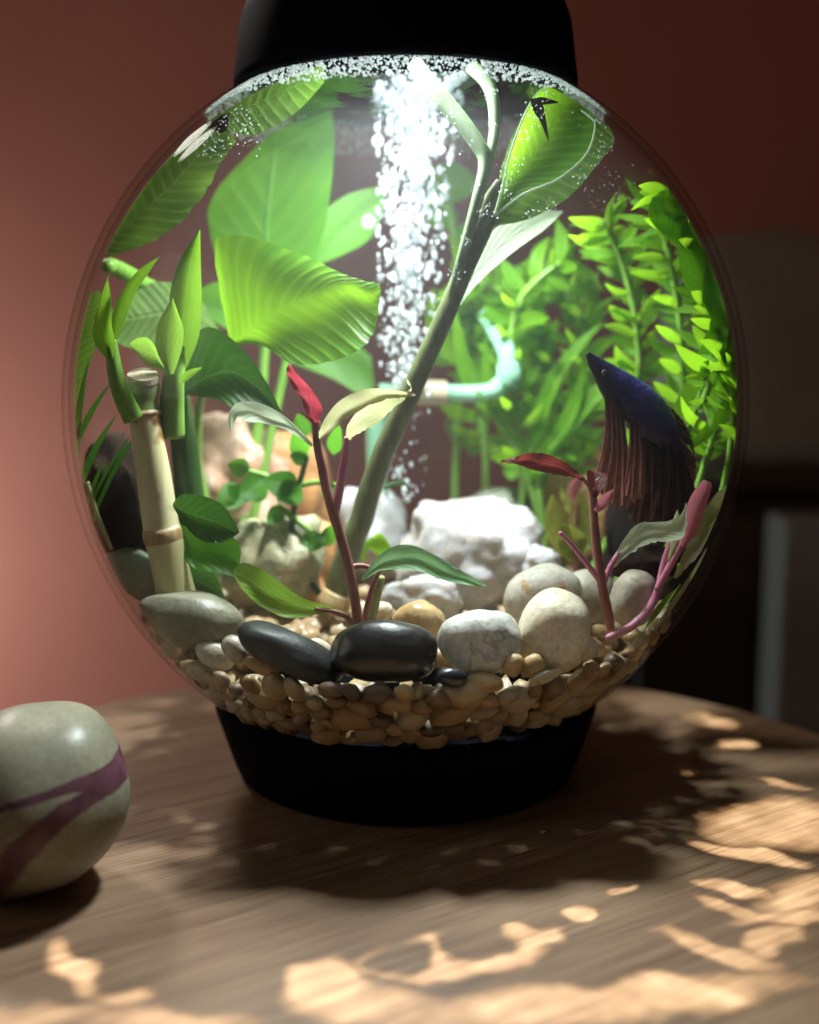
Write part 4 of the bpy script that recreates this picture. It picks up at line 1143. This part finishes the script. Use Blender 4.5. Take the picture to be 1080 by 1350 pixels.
items = []
while len(items) < 5200:                                   # froth clinging to the glass along the water line
    a = rnd.uniform(0, 2 * math.pi)
    z = 0.1265 + 0.0125 * rnd.random() ** 0.8
    r = ell_r(z) * 0.975
    rad = rnd.choice([0.00025, 0.00035, 0.0005, 0.0007])
    items.append((Vector(((r - rad) * math.cos(a), (r - rad) * math.sin(a), ZC + z)), rad, 1.0))
fo = bubbles('foam', items, M['foam'], 1)
tag(fo, 'band of fine foam bubbles around the water line under the lid', 'foam', kind='stuff')

items = []
def specks(pts, n, sp, Y):
    for _ in range(n):
        x, y = rnd.choice(pts)
        p = clampv(P(x + rnd.gauss(0, sp), y + rnd.gauss(0, sp), Y), 0.968)
        items.append((p, rnd.choice([0.45, 0.6, 0.8, 1.1]) * mpp(Y), 1.0))
specks([(300, 165), (305, 180), (312, 150), (275, 200), (285, 185), (325, 185), (330, 165)], 130, 9, -0.062)
specks([(675, 215), (690, 180), (665, 250), (720, 130), (640, 280), (705, 150), (670, 235), (650, 160), (645, 120)], 170, 7, -0.056)
specks([(790, 200), (800, 185), (780, 215), (770, 150), (790, 160), (700, 285), (720, 265), (760, 235)], 120, 7, -0.056)
specks([(590, 150), (610, 190), (570, 120), (628, 250), (612, 320), (600, 360)], 90, 8, -0.045)
specks([(800, 230), (820, 260), (815, 240), (790, 260)], 50, 12, -0.03)
sp = bubbles('fine_bubbles', items, M['foam'], 1)
tag(sp, 'tiny silvery air bubbles clinging to leaves under the lid', 'bubbles', kind='stuff')

# ------------------------------------------------------------------ fighting fish
YF = -0.045
fish = thing('fighting_fish', 'dark blue and red fighting fish hanging head up with trailing fins', 'fish', P(840, 590, YF))


def fish_body():
    st = cr([(775, 466, 3, 0), (783, 477, 9, .2), (797, 492, 16, .35), (815, 511, 24, .6), (835, 530, 29, 1), (855, 549, 29, 1), (872, 567, 24, .8), (886, 585, 15, .4), (897, 602, 9, .1), (903, 612, 4, 0)], 44)
    v, f, sh = [], [], []
    seg = 20
    s = mpp(YF)
    for i, (x, y, r, b) in enumerate(st):
        a = st[max(i - 1, 0)]; c = st[min(i + 1, len(st) - 1)]
        t = Vector((c[0] - a[0], 0, -(c[1] - a[1]))).normalized()
        nrm = Vector((-t.z, 0, t.x))
        if nrm.z < 0:
            nrm = -nrm
        p = P(x, y, YF)
        for k in range(seg):
            q = 2 * math.pi * k / seg
            v.append(p + nrm * (r * s * math.sin(q)) + Vector((0, 1, 0)) * (r * s * 0.62 * math.cos(q)))
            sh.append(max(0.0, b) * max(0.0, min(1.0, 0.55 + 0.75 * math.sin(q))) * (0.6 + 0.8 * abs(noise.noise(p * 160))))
    n = len(st)
    for i in range(n - 1):
        for k in range(seg):
            l = (k + 1) % seg
            f.append((i * seg + k, i * seg + l, (i + 1) * seg + l, (i + 1) * seg + k))
    f.append(tuple(range(seg))); f.append(tuple((n - 1) * seg + k for k in range(seg)))
    o = link('body', v, f, M['fish'], fish)
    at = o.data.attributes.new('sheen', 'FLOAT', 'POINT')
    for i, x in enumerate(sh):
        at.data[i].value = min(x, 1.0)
    return o


def finsheet(name, attach, mid, edge, mat, Y, pleats=5, amp=6.0, rag=0.10, nu=72, nv=22, seed=0):
    """fin of soft curved rays: attached edge, a middle line and the free edge"""
    A = cr(attach, nu); B = cr(mid, nu); E_ = cr(edge, nu)
    v, uv, f = [], [], []
    s = mpp(Y)
    for i in range(nu):
        u = i / (nu - 1)
        g = 1 + rag * (noise.noise(Vector((u * 9 + seed, seed, 0))) + 0.7 * noise.noise(Vector((u * 31 + seed, seed, 3))))
        for k in range(nv + 1):
            t = k / nv * g
            q0, q1, q2 = (1 - t) * (1 - 2 * t), 4 * t * (1 - t), t * (2 * t - 1)
            x = A[i][0] * q0 + B[i][0] * q1 + E_[i][0] * q2
            y = A[i][1] * q0 + B[i][1] * q1 + E_[i][1] * q2
            x += 2.2 * t * noise.noise(Vector((u * 7, t * 3, seed)))
            d = amp * t * (math.sin(u * pleats * 6.283 + t * 2.5 + seed) + 0.6 * noise.noise(Vector((u * 6, t * 2, seed + 5)))) * s
            v.append(P(x, y, Y + d - 0.002 * t)); uv.append((u, k / nv))
    for i in range(nu - 1):
        for k in range(nv):
            a = i * (nv + 1) + k
            f.append((a, a + 1, a + nv + 2, a + nv + 1))
    return link(name, v, f, mat, fish, uv=uv)


fish_body()
finsheet('ventral_fin', [(795, 510), (803, 522), (812, 532), (822, 542)], [(796, 575), (806, 585), (818, 592), (829, 596)], [(781, 634), (796, 656), (816, 668), (838, 654)], M['fin_red'], YF - 0.006, 5, 6, 0.10, seed=1)
finsheet('pectoral_fin', [(830, 552), (836, 556), (843, 560)], [(829, 592), (838, 598), (849, 598)], [(823, 640), (836, 662), (853, 650)], M['fin_red'], YF - 0.014, 3, 4, 0.10, 48, 16, seed=4)
finsheet('anal_fin', [(826, 545), (845, 562), (862, 578), (876, 590)], [(832, 605), (850, 618), (868, 628), (882, 632)], [(822, 674), (846, 692), (868, 700), (892, 688)], M['fin_dark'], YF + 0.002, 5, 6, 0.09, seed=2)
finsheet('tail_fin', [(868, 566), (882, 582), (894, 597), (904, 606)], [(868, 620), (886, 634), (902, 640), (914, 634)], [(856, 688), (882, 700), (906, 694), (922, 668)], M['fin_dark'], YF - 0.003, 4, 6, 0.09, seed=3)
finsheet('dorsal_fin', [(850, 528), (864, 543), (880, 562), (894, 584)], [(868, 530), (884, 546), (898, 564), (908, 588)], [(884, 536), (899, 552), (912, 578), (918, 608)], M['fin_dark'], YF + 0.003, 4, 3, 0.12, seed=5)
finsheet('back_fin', [(884, 562), (892, 577), (899, 592), (903, 606)], [(894, 575), (904, 590), (909, 606), (909, 624)], [(898, 578), (913, 598), (918, 614), (914, 640)], M['fin_maroon'], YF - 0.005, 3, 3, 0.1, 48, 12, seed=6)
s = mpp(YF)
V0, F0 = ICO[3]
c = P(797, 491, YF - 0.0032)
er = link('eye', [c + Vector((d.x * 3.6, d.y * 2.2, d.z * 3.6)) * s for d in V0], F0, M['eye_ring'], fish)
c2 = c + Vector((0, -1.1 * s, 0))
link('pupil', [c2 + Vector((d.x * 2.6, d.y * 1.6, d.z * 2.6)) * s for d in V0], F0, M['eye'], er)

# ------------------------------------------------------------------ stone on the table
def table_stone():
    V0, F0 = ICO[5]
    c = Vector((-0.1335, -0.128, 0.0325)); ax = Vector((0.0320, 0.034, 0.0345))
    verts, vein = [], []
    ct, st_ = math.cos(0.22), math.sin(0.22)
    for d in V0:
        r = (abs(d.x) ** 2.08 + abs(d.y) ** 2.08 + abs(d.z) ** 2.08) ** (-1 / 2.08)
        r *= 1 + 0.11 * noise.noise(d * 1.2 + Vector((4.2, 0, 1)))
        q = Vector((d.x * ax.x * r, d.y * ax.y * r, d.z * ax.z * r))
        q = Vector((q.x * ct + q.z * st_, q.y, -q.x * st_ * 0.55 + q.z * ct))
        p = c + q
        if p.z < 0.0008:
            p.z = 0.0008
        verts.append(p - c)
        # pixel-like front coordinates on the stone, in units of its own width
        x = q.x / 0.0305; z = q.z / 0.0335
        def seg(pts, wd):
            best = 9
            for (x0, z0, w0), (x1, z1, w1) in zip(pts, pts[1:]):
                L2 = (x1 - x0) ** 2 + (z1 - z0) ** 2
                t = max(0, min(1, ((x - x0) * (x1 - x0) + (z - z0) * (z1 - z0)) / L2))
                dd = math.hypot(x - x0 - t * (x1 - x0), z - z0 - t * (z1 - z0)) / (w0 + (w1 - w0) * t)
                best = min(best, dd)
            return best
        dd = min(seg([(1.2, 0.44, .075), (0.7, 0.42, .05), (0.19, 0.34, .035), (-0.3, 0.24, .03), (-0.8, 0.15, .03)], 1),
                 seg([(1.2, 0.31, .09), (0.85, 0.27, .09), (0.57, 0.15, .11), (0.19, -0.15, .14), (-0.10, -0.46, .15), (-0.30, -0.75, .12), (-0.42, -1.0, .18), (-0.5, -1.3, .2)], 1))
        vein.append(max(0.0, 1.0 - 0.5 * dd) if q.y < 0.02 else 0.0)
    o = link('table_stone', [Vector(p) for p in verts], F0, M['veined'])
    o.location = c
    at = o.data.attributes.new('vein', 'FLOAT', 'POINT')
    for i, x in enumerate(vein):
        at.data[i].value = x
    tag(o, 'smooth grey green stone with purple veins lying on the table', 'stone')


table_stone()

# ------------------------------------------------------------------ furniture beyond the table
cab = thing('side_cabinet', 'dark wooden cabinet in the shade behind the table', 'cabinet', (0.62, 0.60, -0.62))
X0, X1, YA, YB2, ZT = 0.19, 1.3, 0.50, 0.85, 0.085
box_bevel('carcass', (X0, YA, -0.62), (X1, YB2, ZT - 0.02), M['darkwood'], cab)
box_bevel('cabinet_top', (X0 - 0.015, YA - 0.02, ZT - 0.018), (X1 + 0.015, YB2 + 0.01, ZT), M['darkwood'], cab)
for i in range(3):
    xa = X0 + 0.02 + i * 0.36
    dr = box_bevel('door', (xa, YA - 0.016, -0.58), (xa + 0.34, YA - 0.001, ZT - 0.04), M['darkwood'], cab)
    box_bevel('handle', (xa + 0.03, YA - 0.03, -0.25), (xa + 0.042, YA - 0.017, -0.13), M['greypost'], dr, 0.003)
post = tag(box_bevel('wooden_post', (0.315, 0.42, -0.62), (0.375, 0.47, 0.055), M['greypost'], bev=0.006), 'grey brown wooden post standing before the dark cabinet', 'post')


def cushion(name, c, ax, mat, label, cat):
    V0, F0 = ICO[4]
    vs = []
    for d in V0:
        r = (abs(d.x) ** 3.2 + abs(d.y) ** 2.2 + abs(d.z) ** 3.2) ** (-1 / 3.0)
        r *= 1 + 0.05 * noise.noise(d * 2.0)
        vs.append(Vector((d.x * ax[0] * r, d.y * ax[1] * r, d.z * ax[2] * r)))
    o = link(name, vs, F0, mat); o.location = c
    o.rotation_euler = (math.radians(-12), math.radians(8), 0)
    return tag(o, label, cat)


cushion('cushion', (0.395, 0.66, 0.19), (0.135, 0.05, 0.125), M['cloth'], 'soft grey brown cushion leaning on the dark cabinet', 'cushion')


# ------------------------------------------------------------------ added unseen lamp overhead, its pattern painting sunlit patches on the table
def gobo_lamp():
    l = bpy.data.lights.new('gobo_light', 'SPOT')
    l.energy = 1.0; l.spot_size = math.radians(60); l.spot_blend = 0.1; l.shadow_soft_size = 0.0005
    o = bpy.data.objects.new('gobo_light', l); COL.objects.link(o)
    o.location = GOBO_FROM
    l.use_nodes = True
    nt = l.node_tree
    em = nt.nodes.get('Emission') or nt.nodes.new('ShaderNodeEmission')
    geo = nt.nodes.new('ShaderNodeNewGeometry')
    sp = nt.nodes.new('ShaderNodeSeparateXYZ'); nt.links.new(geo.outputs['Incoming'], sp.inputs[0])
    dz = mth(nt, 'ABSOLUTE', sp.outputs[2])
    SGN = GOBO_SIGN
    X = mth(nt, 'MULTIPLY_ADD', mth(nt, 'DIVIDE', sp.outputs[0], dz), SGN * GOBO_FROM.z, GOBO_FROM.x)
    Yc = mth(nt, 'MULTIPLY_ADD', mth(nt, 'DIVIDE', sp.outputs[1], dz), SGN * GOBO_FROM.z, GOBO_FROM.y)
    cv = nt.nodes.new('ShaderNodeCombineXYZ'); nt.links.new(X, cv.inputs[0]); nt.links.new(Yc, cv.inputs[1])
    def distort(sc, amp, coords, seedz):
        n = nt.nodes.new('ShaderNodeTexNoise'); n.inputs['Scale'].default_value = sc; n.inputs['Detail'].default_value = 2.5
        nt.links.new(cv.outputs[0], n.inputs['Vector'])
        s = nt.nodes.new('ShaderNodeSeparateColor'); nt.links.new(n.outputs['Color'], s.inputs[0])
        return (mth(nt, 'MULTIPLY_ADD', mth(nt, 'SUBTRACT', s.outputs[0], 0.5), amp, coords[0]),
                mth(nt, 'MULTIPLY_ADD', mth(nt, 'SUBTRACT', s.outputs[1], 0.5), amp, coords[1]))
    XD, YD = distort(45, 0.020, (X, Yc), 0)
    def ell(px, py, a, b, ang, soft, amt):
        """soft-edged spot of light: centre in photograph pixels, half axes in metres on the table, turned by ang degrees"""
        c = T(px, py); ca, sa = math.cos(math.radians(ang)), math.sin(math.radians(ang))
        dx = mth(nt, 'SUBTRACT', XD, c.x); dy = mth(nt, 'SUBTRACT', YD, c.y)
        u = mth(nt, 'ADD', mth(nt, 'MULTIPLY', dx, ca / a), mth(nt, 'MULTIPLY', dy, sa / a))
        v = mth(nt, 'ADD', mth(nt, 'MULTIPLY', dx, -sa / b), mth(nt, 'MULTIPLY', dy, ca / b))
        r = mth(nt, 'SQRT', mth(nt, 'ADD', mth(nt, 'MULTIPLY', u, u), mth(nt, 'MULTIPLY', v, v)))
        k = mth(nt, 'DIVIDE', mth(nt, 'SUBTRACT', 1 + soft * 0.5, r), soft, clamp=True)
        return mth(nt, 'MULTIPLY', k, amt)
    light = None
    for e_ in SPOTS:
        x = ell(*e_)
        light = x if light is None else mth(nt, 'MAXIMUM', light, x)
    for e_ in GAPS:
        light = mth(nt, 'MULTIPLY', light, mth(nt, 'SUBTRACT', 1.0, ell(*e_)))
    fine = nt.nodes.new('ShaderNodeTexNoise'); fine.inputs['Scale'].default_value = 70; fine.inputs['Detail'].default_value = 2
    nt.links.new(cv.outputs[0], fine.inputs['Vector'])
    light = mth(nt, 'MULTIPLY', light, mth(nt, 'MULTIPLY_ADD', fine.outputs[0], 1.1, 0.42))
    nt.links.new(mth(nt, 'MULTIPLY', light, GOBO_POWER), em.inputs['Strength'])
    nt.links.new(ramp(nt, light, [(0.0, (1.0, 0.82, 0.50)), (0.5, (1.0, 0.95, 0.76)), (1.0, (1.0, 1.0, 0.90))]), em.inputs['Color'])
    return o


GOBO_SIGN = 1.0
GOBO_POWER = 290.0
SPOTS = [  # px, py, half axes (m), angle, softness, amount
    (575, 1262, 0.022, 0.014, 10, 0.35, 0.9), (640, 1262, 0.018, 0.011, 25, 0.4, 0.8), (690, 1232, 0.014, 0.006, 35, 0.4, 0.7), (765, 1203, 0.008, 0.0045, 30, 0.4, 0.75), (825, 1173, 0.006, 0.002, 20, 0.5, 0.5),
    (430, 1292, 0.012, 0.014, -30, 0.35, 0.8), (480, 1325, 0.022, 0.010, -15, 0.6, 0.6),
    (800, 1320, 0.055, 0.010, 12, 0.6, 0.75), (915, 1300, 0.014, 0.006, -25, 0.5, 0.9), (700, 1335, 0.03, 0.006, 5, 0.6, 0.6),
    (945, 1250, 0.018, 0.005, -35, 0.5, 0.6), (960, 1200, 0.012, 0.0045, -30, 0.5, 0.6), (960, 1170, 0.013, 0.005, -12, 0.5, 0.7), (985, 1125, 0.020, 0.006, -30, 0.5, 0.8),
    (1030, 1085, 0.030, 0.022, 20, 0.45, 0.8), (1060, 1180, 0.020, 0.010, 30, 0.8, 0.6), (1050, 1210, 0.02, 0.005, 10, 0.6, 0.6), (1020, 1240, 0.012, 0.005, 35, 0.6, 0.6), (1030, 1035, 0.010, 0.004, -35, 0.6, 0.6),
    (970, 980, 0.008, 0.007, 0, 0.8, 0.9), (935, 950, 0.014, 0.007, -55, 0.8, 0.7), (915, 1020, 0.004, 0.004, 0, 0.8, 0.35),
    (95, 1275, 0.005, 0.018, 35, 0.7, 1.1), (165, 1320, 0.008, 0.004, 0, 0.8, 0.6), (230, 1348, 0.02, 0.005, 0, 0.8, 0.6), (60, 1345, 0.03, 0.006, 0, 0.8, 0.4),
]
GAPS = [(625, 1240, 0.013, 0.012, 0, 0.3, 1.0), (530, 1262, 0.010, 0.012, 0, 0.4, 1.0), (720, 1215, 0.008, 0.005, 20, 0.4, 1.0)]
gobo_lamp()
